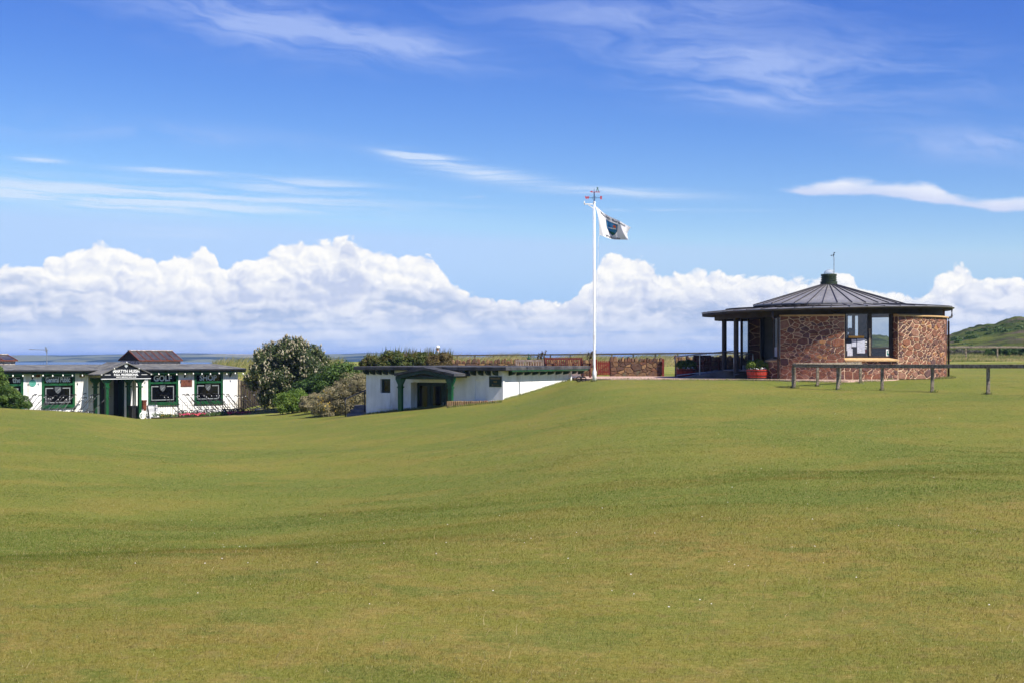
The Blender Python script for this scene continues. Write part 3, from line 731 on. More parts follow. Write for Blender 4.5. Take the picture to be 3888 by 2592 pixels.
# ---- back of the hut: wall with window openings that the bay looks through to
def far_phi(px):                                          # where the sight line of a photo column leaves the circle
    u = (px - CX) / F; d = Vector((u, 1)).normalized(); o = Vector((-HX, -HYd)); rr = RW - .1
    bq = o.dot(d); t = -bq + math.sqrt(bq * bq - (o.dot(o) - rr * rr)); p = o + d * t
    return math.degrees(math.atan2(p.x, -p.y)), p.y + HYd
wins = []
for x0, x1, y0, y1 in ((3308, 3386, 1206, 1318), (3245, 3262, 1200, 1290), (3218, 3238, 1200, 1290)):
    (pa, Ya), (pb, Yb) = far_phi(x0), far_phi(x1)
    wins.append((pb, pa, Zat(y1, (Ya + Yb) / 2) - HB, Zat(y0, (Ya + Yb) / 2) - HB))
p = R1_ + 14.0
def back(p0, p1, z0, z1): q = MB(); arc_wall(q, p0, p1, RW - .3, RW, z0, z1, 3); q.build('wall', 'stone_0', hut)
for pa, pb, z0, z1 in wins: back(p, pa, 0, 2.9); back(pa, pb, 0, z0); back(pa, pb, z1, 2.9); p = pb
back(p, far_phi(2888)[0] % 360, 0, 2.9)
b = MB(); arc_wall(b, R1_ + 6, R1_ + 13.95, RW - .3, RW, SILL, 2.9); b.build('wall', 'stone_0', hut)
b = MB(); b.lathe([(RW - .33, 0.30), (RW - .33, 0.34)], 48); b.build('floor', 'concrete', hut)
b = MB(); arc_wall(b, 100, 180, RW - .5, RW - .36, .34, 1.05); b.build('counter', 'dark_interior', hut)
b = MB(); b.lathe([(RW - .45, 2.90), (RW - .45, 2.94)], 48); b.build('ceiling', 'dark_interior', hut)
# ---- window bay: frame on the chord, set back behind the wall face
pm = (L1 + B1_) / 2; ap = RW * math.cos(R((B1_ - L1) / 2)) - 0.30
bay = Frame(Vector((HX, HYd, HB)) + Vector(PH(pm, ap, 0)), R(pm))
def BX(px): return bay.s(px)
def BZ(py, x): return bay.z(py, x)
win = bpy.data.objects.new('window', None); COL.objects.link(win); win.parent = hut; win.location = PH(pm, ap, 0); win.rotation_euler = (0, 0, R(pm))
xa, xb = BX(3204), BX(3388); zs, zh = SILL + .135, 2.86
mul_x = BX(3300)
b = MB()
b.box(xa, xb, -.04, .06, zs, zs + .07); b.box(xa, xb, -.04, .06, zh - .16, zh)
b.box(xa, xa + .07, -.04, .06, zs + .07, zh - .16); b.box(xb - .09, xb, -.04, .06, zs + .07, zh - .16); b.box(mul_x - .055, mul_x + .055, -.05, .07, zs + .07, zh - .16)
b.build('frame', 'timber_frame', win)
b = MB(); b.box(mul_x + .06, xb - .095, -.02, 0.03, zh - .25, zh - .165); b.box(mul_x + .06, mul_x + .10, -.02, .03, zs + .075, zh - .25); b.box(xb - .14, xb - .095, -.02, .03, zs + .075, zh - .25)
b.box(mul_x + .101, xb - .141, -.02, .03, BZ(1322, xb), BZ(1318, xb)); b.build('sash', 'timber_frame', win)
b = MB(); b.box(xa + .07, mul_x - .056, .005, .012, zs + .072, zh - .162); b.build('pane', 'hut_glass', win)
b = MB(); b.box(mul_x + .102, xb - .142, .005, .012, zs + .072, zh - .252); b.build('pane', 'hut_glass', win)
b = MB(); b.box(mul_x - .03, mul_x + .03, -.075, -.052, zs + .08, BZ(1248, mul_x)); b.build('mullion_cover', 'old_wood', win)
# notices fixed to the window
def card(name, x0, x1, y0, y1, mat, dep, parent, fr, th=.006):
    s0, s1 = fr.s(x0), fr.s(x1); b = MB(); b.box(s0, s1, dep - th, dep, fr.z(y1, s0), fr.z(y0, s0)); return b.build(name, mat, parent)
nb_ = card('notice_board', 3208, 3293, 1283, 1351, 'notice_dark', -.012, win, bay, .02)
for x0, x1, y0, y1 in ((3213, 3231, 1304, 1331), (3216, 3236, 1323, 1350), (3232, 3250, 1288, 1316), (3253, 3283, 1286, 1340)):
    pp = card('notice', x0, x1, y0, y1, 'paper', -.034 - .003 * random.random(), nb_, bay)
for k, y in enumerate((1288, 1296, 1304, 1312, 1320, 1328, 1334)): card('badge', 3284.5, 3289.5 if k % 2 else 3287.5, y, y + 4, 'sign_white' if k < 5 else 'red_bag', -.034, nb_, bay)
card('varnished_board', 3221, 3279, 1275, 1283, 'varnished', -.02, win, bay, .03)
ps = card('poster', 3364, 3378, 1325, 1352, 'sign_white', -.005, win, bay); card('poster_panel', 3367, 3377, 1330, 1347, 'teal_poster', -.012, ps, bay, .002)
sh = MB(); s0, s1 = bay.s(3370.3), bay.s(3374.5); zc = bay.z(1336, s0)
sh.prism([(s0, -.015, zc + .05), (s1, -.015, zc + .05), (s1, -.015, zc - .02), ((s0 + s1) / 2, -.015, zc - .08), (s0, -.015, zc - .02)], (0, -.002, 0)); sh.build('emblem', 'sign_white', ps)
# dark laptop and things on the inside counter
b = MB(); b.box(BX(3332), BX(3350), .45, .47, 1.1, 1.42); b.box(BX(3319), BX(3323), .45, .5, 1.1, 1.36); b.build('monitor', 'black_board', hut); bpy.context.view_layer.update()
hut.children[-1].location = PH(pm, ap, 0); hut.children[-1].rotation_euler = (0, 0, R(pm))
b = MB(); b.box(xa, xb, .25, .8, .35, 1.08); c_ = b.build('counter', 'dark_interior', hut); c_.location = PH(pm, ap, 0); c_.rotation_euler = (0, 0, R(pm))
# ---- window beside the entrance, entrance screen and door
p2 = L0 - 4.0; ap2 = (RW - .35) * math.cos(R(4))
ew = Frame(Vector((HX, HYd, HB)) + Vector(PH(p2, ap2, 0)), R(p2))
e2 = bpy.data.objects.new('window', None); COL.objects.link(e2); e2.parent = hut; e2.location = PH(p2, ap2, 0); e2.rotation_euler = (0, 0, R(p2))
x0, x1 = -.16, .24
b = MB(); b.box(x0, x1, -.04, .04, .82, .90); b.box(x0, x1, -.04, .04, 2.62, 2.74); b.box(x0, x0 + .06, -.04, .04, .90, 2.62); b.box(x1 - .06, x1, -.04, .04, .90, 2.62); b.build('frame', 'timber_frame', e2)
b = MB(); b.box(x0 + .061, x1 - .061, -.004, .004, .901, 2.619); b.build('pane', 'hut_glass', e2)
card('notice', 2941, 2954, 1317, 1355, 'paper', -.02, e2, ew)
# entrance screen: frames either side of a glazed leaf, dark lobby wall behind
def upright(px, Y, w, py0, py1, name, mat='timber_frame', d=.12):
    b = MB(); c = G(px, py1, Y) - Vector((HX, HYd, HB)); z1 = Zat(py0, Y) - HB
    b.box(c.x - w / 2, c.x + w / 2, c.y - d / 2, c.y + d / 2, .30, z1); return b.build(name, mat, hut)
YE = 65.2
upright(2816, YE, .10, 1212, 1400, 'door_post'); upright(2842, YE, .06, 1212, 1400, 'door_post')
b = MB(); a_, b2 = Xat(2812, YE) - HX, Xat(2905, YE) - HX; zt = Zat(1212, YE) - HB
b.box(a_, b2, YE - HYd - .06, YE - HYd + .06, zt + .002, zt + .16); b.build('lintel', 'timber_frame', hut)
b = MB(); b.box(Xat(2821, YE) - HX, Xat(2839, YE) - HX, YE - HYd - .01, YE - HYd + .01, .42, zt - .08); b.build('pane', 'hut_glass', hut)
b = MB(); b.box(Xat(2844, YE) - HX, Xat(2888, YE) - HX, YE - HYd + .12, YE - HYd + .42, .30, zt); lw = b.build('wall', 'mortar', hut)
x_l = Xat(2844, YE) - HX
lay_stones(rubble(Xat(2888, YE) - HX - x_l, zt - .3, .27, .03, 41), lambda s, z, d: (x_l + s, YE - HYd + .12 - d, .3 + z), .02, STONES, lw, 42, joined=True)
b = MB(); b.box(Xat(2890, YE) - HX, Xat(2904, YE) - HX, YE - HYd + .2, YE - HYd + .26, .30, zt); b.build('door', 'black_board', hut)
b = MB(); b.box(Xat(2905, YE) - HX, Xat(2960, YE) - HX, YE - HYd + .35, YE - HYd + .41, .30, 2.8); b.build('inner_wall', 'grey_interior', hut)
b = MB(); b.box(Xat(2818, YE) - HX, Xat(2845, YE) - HX, YE - HYd - .35, YE - HYd - .07, .30, .52); b.build('step_block', 'grey_interior', hut)
# two slim posts under the ring beam
for px, back in ((2750, 0.6), (2795, -1.9)):
    Y = HYd + back; x = Xat(px, Y) - HX
    b = MB(); b.lathe([(.105, .25), (.105, 2.62)], 14, (x, back, 0)); b.build('post', 'post_paint', hut, smooth=False)
# ---- roofs
NU, NL = 34, 46
RU0, RU1, ZU0, ZU1 = .34, 3.22, 3.97, 3.10
roof = bpy.data.objects.new('roof', None); COL.objects.link(roof); roof.parent = hut
def wedge(p0, p1, r0, z0, r1, z1, th, tilt=0.0):
    t = lambda p, r: tilt * r * math.sin(R(p))
    pm_ = (p0 + p1) / 2; b = MB()
    P = [PH(p, r, z + t(p, r)) for r, z in ((r0, z0), (r1, z1)) for p in (p0, pm_, p1)]
    Q = [(x, y, z - th) for x, y, z in P]
    return b.add(P + Q, [(0, 3, 4, 1), (1, 4, 5, 2), (6, 7, 10, 9), (7, 8, 11, 10), (3, 9, 10, 4), (4, 10, 11, 5), (0, 6, 9, 3), (2, 5, 11, 8), (0, 1, 7, 6), (1, 2, 8, 7)])
up0, lo0 = -6.0, -1.5
mu = wedge(0, 360 / NU - .06, RU0, ZU0, RU1, ZU1, .05).mesh('roof_panel', 'zinc')
for i in range(NU):
    o = link('roof_panel', mu, roof); o.rotation_euler.z = R(up0 + 360 / NU * i)
sm = MB().beam((0, -RU0, ZU0 + .012), (0, -RU1 - .01, ZU1 + .012), .028, .042).mesh('seam', 'zinc_seam')
for i in range(NU):
    o = link('seam', sm, roof); o.rotation_euler.z = R(up0 + 360 / NU * i)
_PH0 = PH
def PH(phi, r, z): return (r * math.sin(R(phi)) + (-.17 if r > 5.1 else 0.0), -r * math.cos(R(phi)), z)   # the lower roof sits a little off centre
RL0, RL1, ZL0, ZL1, TL = 2.75, 5.26, 3.075, 2.87, 0.0207
for i in range(NL):
    p = lo0 + 360 / NL * i
    wedge(p, p + 360 / NL - .05, RL0, ZL0, RL1, ZL1, .045, TL).build('roof_panel', 'zinc', roof)
    a_, b2 = Vector(PH(p, RL0, ZL0 + .01 + TL * RL0 * math.sin(R(p)))), Vector(PH(p, RL1 + .01, ZL1 + .01 + TL * RL1 * math.sin(R(p))))
    MB().beam(a_, b2, .026, .034).build('seam', 'zinc_seam', roof)
def ring(r0, r1, z0, z1, mat, name, tilt, n=72, p0=0, p1=360, parent=roof):
    b = MB(); P = []
    for i in range(n + 1):
        p = p0 + (p1 - p0) * i / n; t = tilt * math.sin(R(p))
        P += [PH(p, r1, z0 + t * r1), PH(p, r1, z1 + t * r1), PH(p, r0, z1 + t * r0), PH(p, r0, z0 + t * r0)]
    b.add(P, [(4 * i + j, 4 * i + (j + 1) % 4, 4 * i + 4 + (j + 1) % 4, 4 * i + 4 + j) for i in range(n) for j in range(4)])
    return b.build(name, mat, parent)
ring(RW - .35, RL1 - .06, ZL1 - .115, ZL1 - .055, 'soffit', 'soffit', TL)
ring(RL1 - .055, RL1 - .015, ZL1 - .14, ZL1 - .052, 'fascia', 'fascia', TL)
ring(RU1 - .22, RU1 - .05, ZU1 - .13, ZU1 - .056, 'fascia', 'fascia', 0)
# half-round gutter along the front and right
g = MB(); n = 60; P = []
for i in range(n + 1):
    p = -60 + 145 * i / n
    for k in range(7):
        a_ = math.pi + math.pi * k / 6; P.append(PH(p, RL1 + .045 + .05 * math.cos(a_), ZL1 - .03 + .05 * math.sin(a_) + TL * RL1 * math.sin(R(p))))
g.add(P, [(7 * i + k, 7 * i + 7 + k, 7 * i + 8 + k, 7 * i + 1 + k) for i in range(n) for k in range(6)])
g.build('gutter', 'zinc_seam', hut)
# downpipes
for px, back, kink in ((2957.5, None, -1), (3578, None, 1)):
    ph = L0 - .5 if kink < 0 else 70.5
    top = Vector(PH(ph + (1 if kink < 0 else 2), RL1 - .02, ZL1 - .1 + TL * RL1 * math.sin(R(ph)))); low = Vector(PH(ph, RW + .09, 2.35))
    q1 = top + Vector((0, 0, -.28)); q2 = low + Vector((0, 0, .12))
    MB().tube([top, q1, q1 + (q2 - q1) * .12 + Vector((0, 0, -.03)), q2 + (q1 - q2) * .12 + Vector((0, 0, .03)), q2, low, (low.x, low.y, .02)], .042, 10).build('downpipe', 'post_paint', hut, smooth=True)
PH = _PH0
# lantern and dome, anemometer mast
lan = MB().lathe([(.36, 3.93), (.36, 4.12), (.30, 4.12), (.30, 4.15), (.335, 4.155), (.335, 4.215), (.30, 4.22), (.30, 4.25), (.335, 4.255), (.335, 4.30), (.30, 4.305), (.30, 4.335), (.335, 4.34), (.335, 4.43), (.22, 4.435)], 32)
lan = lan.build('lantern', 'lantern_green', hut)
MB().lathe([(.225 * math.cos(a_), 4.436 + .19 * math.sin(a_)) for a_ in np.linspace(0, math.pi / 2 - .02, 9)], 24).build('dome', 'dome_glass', lan, smooth=True)
mast = MB().tube([(.2, -.1, 4.43), (.2, -.1, 5.17)], .016, 6).build('mast', 'galvanised', hut)
b = MB()
for k, (dx, dz) in enumerate(((-.11, .05), (.0, .09), (.03, .17))): b.lathe([(.001, -.03), (.03, -.01), (.035, .02)], 8, (.2 + dx, -.1 + .02 * k, 5.18 + dz))
b.tube([(.2, -.1, 5.16), (.14, -.1, 5.24)], .01, 5); b.tube([(.2, -.1, 5.2), (.16, -.1, 5.27), (.2, -.1, 5.36)], .012, 5); b.build('anemometer', 'black_iron', mast)

# ---- paved path round the hut, the ramp up to the door
def sheet(name, outline, z, th, mat, label):
    b = MB(); b.prism([(x, y, z - th) for x, y in outline], (0, 0, th)); o = b.build(name, mat); return tag(o, label, kind='structure')
pts = [(2150, 64.5), (2240, 60.6), (2320, 60.0), (2450, 59.8), (2600, 59.6), (2800, 59.2), (2900, 58.2), (2990, 57.3), (3100, 56.7), (3220, 56.6), (3320, 57.2), (3400, 58.2), (3440, 60.5), (3300, 64), (2960, 68.3), (2560, 68.3), (2300, 68.3), (2150, 68.6)]
sheet('path', [(Xat(p, y), y) for p, y in pts], E - .905, .10, 'paving', 'pinkish paved path around the stone hut')
b = MB()
RY0, RY1 = 63.6, 66.6
xs0, xs1, xs2 = Xat(2590, 64), Xat(2745, 64), Xat(2960, 64)
b.prism([(xs0, RY0, E - .90), (xs1, RY0, E - .60), (xs2, RY0, E - .60), (xs2, RY0, E - .904)], (0, RY1 - RY0, 0))
tag(b.build('ramp', 'concrete'), 'grey concrete ramp rising to the hut entrance', kind='structure')

# ================================================================== the golf shop, long and white, on the left
SO = G(218, HY, 74.0); SO.z = E - 3.2
srot = math.atan2(0.722, 0.691)
sf = Frame(SO, srot)
shop = thing('golf_shop', 'long low white golf shop with green window frames and felt roof', 'shop', SO, srot)
S = lambda px, o=0.0: sf.s(px, o)
Z = lambda py, px, o=0.0: sf.z(py, sf.s(px, o), o)
s_left, s_right = S(-160), S(903)
zsof = Z(1411, 218)                                       # soffit height
WIN = [('the', S(-38), S(88)), ('General Public', S(158), S(284)), ('GOLF', S(562), S(676)), ('SHOP', S(737), S(846))]
z_sill = Z(1546, 218); z_head = zsof - .02
porch0, porch1 = S(331), S(517)
# wall: one part with the openings left out, thick 0.25
b = MB(); x = s_left
for nm, a_, c_ in WIN[:2] + [('door', porch0, porch1)] + WIN[2:]:
    b.box(x, a_, 0, .25, 0, zsof + .1); x = c_
    if nm == 'door': b.build('wall', 'white_boards', shop); b = MB()
    if nm != 'door': b.box(a_, c_, 0, .25, 0, z_sill); b.box(a_, c_, 0, .25, z_head, zsof + .1)
b.box(x, s_right, 0, .25, 0, zsof + .1)
b.box(s_right - .25, s_right, .251, 5.0, 0, zsof + .1); b.box(s_left, s_right, 4.75, 4.999, 0, zsof + .1) if False else None
wall = b.build('wall', 'white_boards', shop)
# thin horizontal board joints
for (xa_, xb_) in ((S(88), S(158)), (S(284), S(331)), (S(517), S(562)), (S(676), S(737)), (S(846), s_right)):
    for k in range(9):
        zz = .16 + k * .24
        if zz < zsof - .05: MB().box(xa_ + .004, xb_ - .004, -.007, .001, zz, zz + .225).build('board', 'white_boards', wall)
# windows
def shield(x, z, w, h, y, mat, parent, name='shield'):
    pts = [(x - w / 2, z + h / 2), (x + w / 2, z + h / 2), (x + w / 2, z), (x + w * .36, z - h * .25), (x, z - h / 2), (x - w * .36, z - h * .25), (x - w / 2, z)]
    return MB().prism([(a_, y, c_) for a_, c_ in pts], (0, -.004, 0)).build(name, mat, parent)
def shop_window(nm, a_, c_):
    w = bpy.data.objects.new('window', None); COL.objects.link(w); w.parent = shop
    z0, z1 = z_sill, z_head; ft = .13
    zb = z0 + (z1 - z0) * .66                                       # transom
    b = MB(); b.box(a_, a_ + ft, -.03, .12, z0, z1); b.box(c_ - ft, c_, -.03, .12, z0, z1); b.box(a_ + ft, c_ - ft, -.03, .12, z0, z0 + .15); b.box(a_ + ft, c_ - ft, -.03, .12, z1 - .2, z1)
    b.box(a_ + ft, c_ - ft, -.02, .10, zb - .05, zb + .05); b.build('frame', 'green_paint', w)
    MB().box(a_ - .03, c_ + .03, -.09, -.032, z0 - .02, z0 + .05).build('sill', 'green_paint', w)
    MB().box(a_ + ft + .002, c_ - ft - .002, .05, .07, z0 + .152, zb - .052).build('pane', 'dark_glass', w)
    p = MB().box(a_ + ft + .002, c_ - ft - .002, .05, .07, zb + .052, z1 - .202).build('pane', 'dark_glass', w)
    cx = (a_ + c_) / 2; W = c_ - a_
    big = nm.isupper()
    put_text('lettering', nm, .42 if big else .36, 'sign_white', p, (cx + (.55 if nm == 'the' else 0), .046, (zb + z1 - .16) / 2 + .01), width=(W * .60 if big else W * .74 if nm != 'the' else .45), bold=.012)
    if nm == 'the' or nm == 'General Public': MB().box(a_ + ft + .02, c_ - ft - .02, .03, .048, z1 - .24, z1 - .205).build('blind_edge', 'sign_grey', w)
    # painted border on the lower pane with the club shield in its top edge
    x0, x1, zz0, zz1, t = a_ + ft + .10, c_ - ft - .10, z0 + .24, zb - .16, .05
    b = MB(); b.box(x0, x1, .044, .049, zz0, zz0 + t); b.box(x0, x0 + t, .044, .049, zz0 + t, zz1); b.box(x1 - t, x1, .044, .049, zz0 + t, zz1)
    b.box(x0 + t, cx - .26, .044, .049, zz1 - t, zz1); b.box(cx + .26, x1 - t, .044, .049, zz1 - t, zz1); b.build('border', 'border_grey', w)
    sd = shield(cx, zz1 - .12, .34, .38, .048, 'shield_grey', w)
    MB().beam((cx - .11, .042, zz1 - .22), (cx + .11, .042, zz1 - .04), .004, .03).build('emblem', 'border_grey', sd)
for nm, a_, c_ in WIN: shop_window(nm, a_, c_)
# inside of the shop: dark
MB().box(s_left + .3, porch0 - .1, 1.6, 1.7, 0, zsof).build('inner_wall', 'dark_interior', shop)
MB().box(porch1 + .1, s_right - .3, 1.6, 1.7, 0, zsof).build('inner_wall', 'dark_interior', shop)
# roof: shallow felt slope with a deep eave, gutter board under it
OV = .36; re = S(935, OV)
zf = zsof + .12; zr = zf + .24
b = MB(); b.prism([(s_left - .3, -OV, zf - .10), (s_left - .3, -OV, zf), (s_left - .3, 2.6, zr), (s_left - .3, 6.2, zf), (s_left - .3, 6.2, zf - .1)], (re - s_left + .3, 0, 0))
roof_s = b.build('roof', 'roof_felt', shop)
MB().box(s_left - .28, re - .02, -OV + .012, -OV + .05, zf - .20, zf - .103).build('fascia', 'dark_green_paint', shop)
MB().box(s_left - .28, re - .02, -OV + .052, .0, zf - .145, zf - .104).build('soffit', 'dark_green_paint', shop)
MB().tube([(s_left, -OV - .05, zf - .06), (re - .05, -OV - .05, zf - .06)], .05, 8).build('gutter', 'black_iron', shop, smooth=True)
MB().tube([(s_left, -OV + .01, zf - .235), (re - .05, -OV + .01, zf - .235)], .008, 4).build('wire', 'green_paint', shop)
for px in (122, 700, 873):
    x = S(px); MB().prism([(x - .03, -.002, zsof - .02), (x - .03, -.30, zsof - .02), (x - .03, -.26, zsof - .09), (x - .03, -.002, zsof - .36)], (.06, 0, 0)).build('bracket', 'dark_green_paint', shop)
# strings of white bulbs under the eave
bm_ = MB().lathe([(.001, -.045), (.03, -.032), (.042, 0), (.03, .03), (.014, .045), (.012, .06)], 8).mesh('bulb', 'bulb', True)
st = thing('string_lights', 'string of round white bulbs hung along the golf shop eave', 'lights', SO, srot)
for px in [48, 86, 124, 162, 199, 238, 274, 312, 567, 602, 639, 670, 702, 733, 766, 798, 831, 860, 892, 922]:
    link('bulb', bm_, st, (S(px, OV), -OV - .02, zf - .29 + random.uniform(-.02, .02)))
# ---- porch with its gabled name board
PO = 1.25
por = bpy.data.objects.new('porch', None); COL.objects.link(por); por.parent = shop
def column(px, o):
    x = S(px, o); y = -o
    b = MB(); b.box(x - .075, x + .075, y - .075, y + .075, 0, 1.62); b.box(x - .12, x + .12, y - .12, y + .12, 1.621, 1.70)
    pts = [(-.08, 1.701), (.08, 1.701), (.11, 1.83), (.26, 1.98), (.30, 2.13), (-.30, 2.13), (-.26, 1.98), (-.11, 1.83)]
    b.prism([(x + a_, y - .06, c_) for a_, c_ in pts], (0, .12, 0)); b.box(x - .10, x + .10, y - .10, y + .10, 0, .12) if False else None
    return b.build('column', 'green_paint', por)
for px, o in ((405, PO), (530, PO), (362, .15), (488, .15)): column(px, o)
gl, gr, gc = S(384, PO + .2), S(572, PO + .2), S(479, PO + .2)
zg0, zg1, zg2 = Z(1435, 479, PO + .2), Z(1422, 479, PO + .2), Z(1377, 479, PO + .2)
yb = -(PO + .2)
sign = MB().prism([(gl, yb, zg0), (gr, yb, zg0), (gr, yb, zg1), (gc, yb, zg2 - .06), (gl, yb, zg1)], (0, .05, 0)).build('name_board', 'black_board', por)
W = gr - gl
put_text('lettering', 'MARTYN HUISH', .215, 'sign_white', sign, (gc, yb - .006, Z(1408, 479, PO + .2)), width=W * .53, bold=.004)
put_text('lettering', 'P.G.A. PROFESSIONAL', .15, 'sign_white', sign, (gc, yb - .006, Z(1421, 479, PO + .2)), width=W * .49, bold=.005)
put_text('lettering', 'NORTH BERWICK GOLF CLUB', .08, 'sign_white', sign, (gc, yb - .006, Z(1430, 479, PO + .2)), width=W * .40, bold=.002)
for sg in (-1, 1): MB().box(gc + sg * W * .37 - W * .06, gc + sg * W * .37 + W * .06, yb - .008, yb - .002, Z(1421.7, 479, PO + .2), Z(1420.2, 479, PO + .2)).build('rule', 'sign_white', sign)
shield(gc, zg0 + .66, .20, .24, yb - .002, 'sign_grey', sign)
MB().box(gl, gr, yb - .02, yb + .06, zg0 - .035, zg0 - .003).build('trim', 'sign_white', sign)
for sg, (xe, nm_) in zip((-1, 1), ((gl, 'l'), (gr, 'r'))):
    # slopes of the porch roof run back to the shop eave
    o_ = Vector((xe - sg * -.10, yb - .08, zg1 - .01)); r_ = Vector((gc, yb - .08, zg2 + .0))
    q = [o_, r_, r_ + Vector((0, 1.9, 0)), o_ + Vector((0, 1.9, 0))]
    MB().prism(q, (0, 0, .05)).build('roof_slope', 'roof_felt', por)
pr_soff = MB().box(gl + .1, gr - .1, yb + .06, -.30, zg0 + .0, zg0 + .04).build('soffit', 'dark_green_paint', por)
for k, (fx, fz) in enumerate(((0, .02), (.5, .5), (1.0, 1.0))):
    for sg in (-1, 1):
        if k == 2 and sg == 1: continue
        x_ = gc + sg * (1 - fx) * W / 2; z_ = zg1 + (zg2 - zg1) * fx
        link('bulb', bm_, st, (x_, yb - .05, z_ + .02))
# back wall of the porch: white flanks, dark doorway
b = MB(); d0, d1 = S(378, -.3), S(471, -.3)
b.box(porch0, d0, .30, .45, 0, zsof); b.box(d1, porch1, .30, .45, 0, zsof); b.box(d0, d1, .30, .45, 2.05, zsof); b.box(porch0 - .002, porch0 + .1, .26, .30, 0, zsof)
b.build('porch_wall', 'white_boards', por)
dr = MB().box(d0, d1, .75, .80, 0, 2.05).build('door', 'black_board', por)
MB().box(d0 + (d1 - d0) * .52, d0 + (d1 - d0) * .74, .70, .745, 0, 2.0).build('door_leaf', 'grey_interior', dr)
b = MB(); b.box(d0, d0 + .08, .28, .74, 0, 2.05); b.box(d1 - .08, d1, .28, .74, 0, 2.05); b.build('door_frame', 'dark_green_paint', por)
# fixtures on the wall
x = S(123); zc = Z(1453, 123); MB().prism([(x + .19 * math.cos(t), -.008, zc + .17 * math.sin(t)) for t in np.linspace(0, 2 * math.pi, 20, endpoint=False)], (0, -.02, 0)).build('oval_plaque', 'teal_plaque', shop)
x0, x1 = S(685), S(728); MB().box(x0, x1, -.04, -.008, Z(1466, 706), Z(1440, 706)).build('plaque', 'bronze_plaque', shop, bevel=.008)
for k in range(4): MB().box(x0 + .1, x1 - .1, -.045, -.041, Z(1461 - k * 5, 706), Z(1459.6 - k * 5, 706)).build('plaque_line', 'rust', shop)
for px, m_ in ((140, 'rust'), (308, 'sign_gold')): x = S(px); MB().box(x - .10, x + .10, -.16, -.008, Z(1430, px), Z(1414, px)).build('wall_lamp', m_, shop)
x = S(332); MB().tube([(x, -.04, .05), (x, -.04, zsof - .1)], .03, 6).build('downpipe', 'white_plastic', shop)
# ---- roof lanterns (glazed ridges)
def lantern(pf, pr, y0, wid, z_ridge_py, label_part):
    s0, s1 = S(pf, -y0), S(pr, -y0); y1 = y0 + wid; ym = (y0 + y1) / 2
    zb_ = zr - .1; ze = sf.z(1368, s0, -y0); zt_ = sf.z(z_ridge_py, (s0 + s1) / 2, -ym)
    L = bpy.data.objects.new('roof_lantern', None); COL.objects.link(L); L.parent = shop
    b = MB(); b.box(s0, s1, y0, y1, zb_, ze); b.build('curb', 'flaking_white', L)
    b = MB(); b.prism([(s0, y0, ze + .002), (s0, y1, ze + .002), (s0, ym, zt_)], (.05, 0, 0)); b.prism([(s1 - .05, y0, ze + .002), (s1 - .05, y1, ze + .002), (s1 - .05, ym, zt_)], (.05, 0, 0)); b.build('gable', 'fence_wood_dark', L)
    n = 6; w_ = (s1 - s0 + .1) / n
    for sd, ye in ((0, y0 - .08), (1, y1 + .08)):
        for k in range(n):
            a_ = s0 - .05 + k * w_
            MB().prism([(a_ + .03, ye, ze + .0), (a_ + w_ - .03, ye, ze + .0), (a_ + w_ - .03, ym, zt_ + .03), (a_ + .03, ym, zt_ + .03)], (0, 0, .02)).build('pane', 'wired_glass', L)
        for k in range(n + 1):
            a_ = s0 - .05 + k * w_
            MB().beam((a_, ye - (.01 if sd == 0 else -.01), ze + .01), (a_, ym, zt_ + .04), .06, .06).build('glazing_bar', 'rust', L)
    MB().box(s0 - .08, s1 + .08, ym - .09, ym + .09, zt_ + .05, zt_ + .10).build('ridge', 'flaking_white', L)
    MB().box(s0 - .08, s1 + .08, y0 - .13, y0 - .06, ze - .03, ze + .03).build('lower_bar', 'rust', L)
lantern(528, 685, 2.7, 1.9, 1334, '')
lantern(-260, 58, 2.7, 1.9, 1349, '')
# aerial on the roof
ax, ay = S(178, -3.0), 3.0
z0 = zr - .12; z1 = sf.z(1326, ax, -3.0)
aer = thing('television_aerial', 'thin television aerial on a pole on the golf shop roof', 'aerial', sf.O + sf.d * ax - sf.n * 3.0 + Vector((0, 0, z0)), 0)
MB().tube([(0, 0, 0), (0, 0, z1 - z0 + .06)], .022, 6).build('pole', 'galvanised', aer)
hz = z1 - z0; MB().tube([(.06, 0, hz - .02), (-.92, 0, hz + .02)], .012, 5).build('boom', 'galvanised', aer)
for k in range(11): MB().tube([(-.1 - .08 * k, -.09, hz + .0), (-.1 - .08 * k, .09, hz + .0)], .007, 4).build('element', 'galvanised', aer)
MB().beam((-.02, 0, hz - .14), (-.06, 0, hz + .14), .22, .01).build('reflector', 'galvanised', aer)

# ---- iron railing, flower bed, parked golf trolleys, boards
RO = 1.45
rail = thing('iron_railing', 'black bow-topped iron railing in front of the golf shop', 'railing', SO, srot)
rx0, rx1 = S(590, RO), S(1005, RO); rh = .62
MB().beam((rx0, -RO, rh), (rx1, -RO, rh), .03, .012).build('rail', 'black_iron', rail); MB().beam((rx0, -RO, .1), (rx1, -RO, .1), .03, .012).build('rail', 'black_iron', rail)
n = int((rx1 - rx0) / .15); bar = MB().tube([(0, 0, .02), (0, 0, .74), (.03, 0, .80), (.075, 0, .825), (.12, 0, .80), (.15, 0, .74), (.15, 0, .02)], .010, 4).mesh('bar', 'black_iron')
for k in range(n // 2): link('bar', bar, rail, (rx0 + .3 * k, -RO, 0))
for k in range(6): MB().tube([(rx0 + (rx1 - rx0) * k / 5, -RO, 0), (rx0 + (rx1 - rx0) * k / 5, -RO, .95)], .02, 6).build('post', 'black_iron', rail)
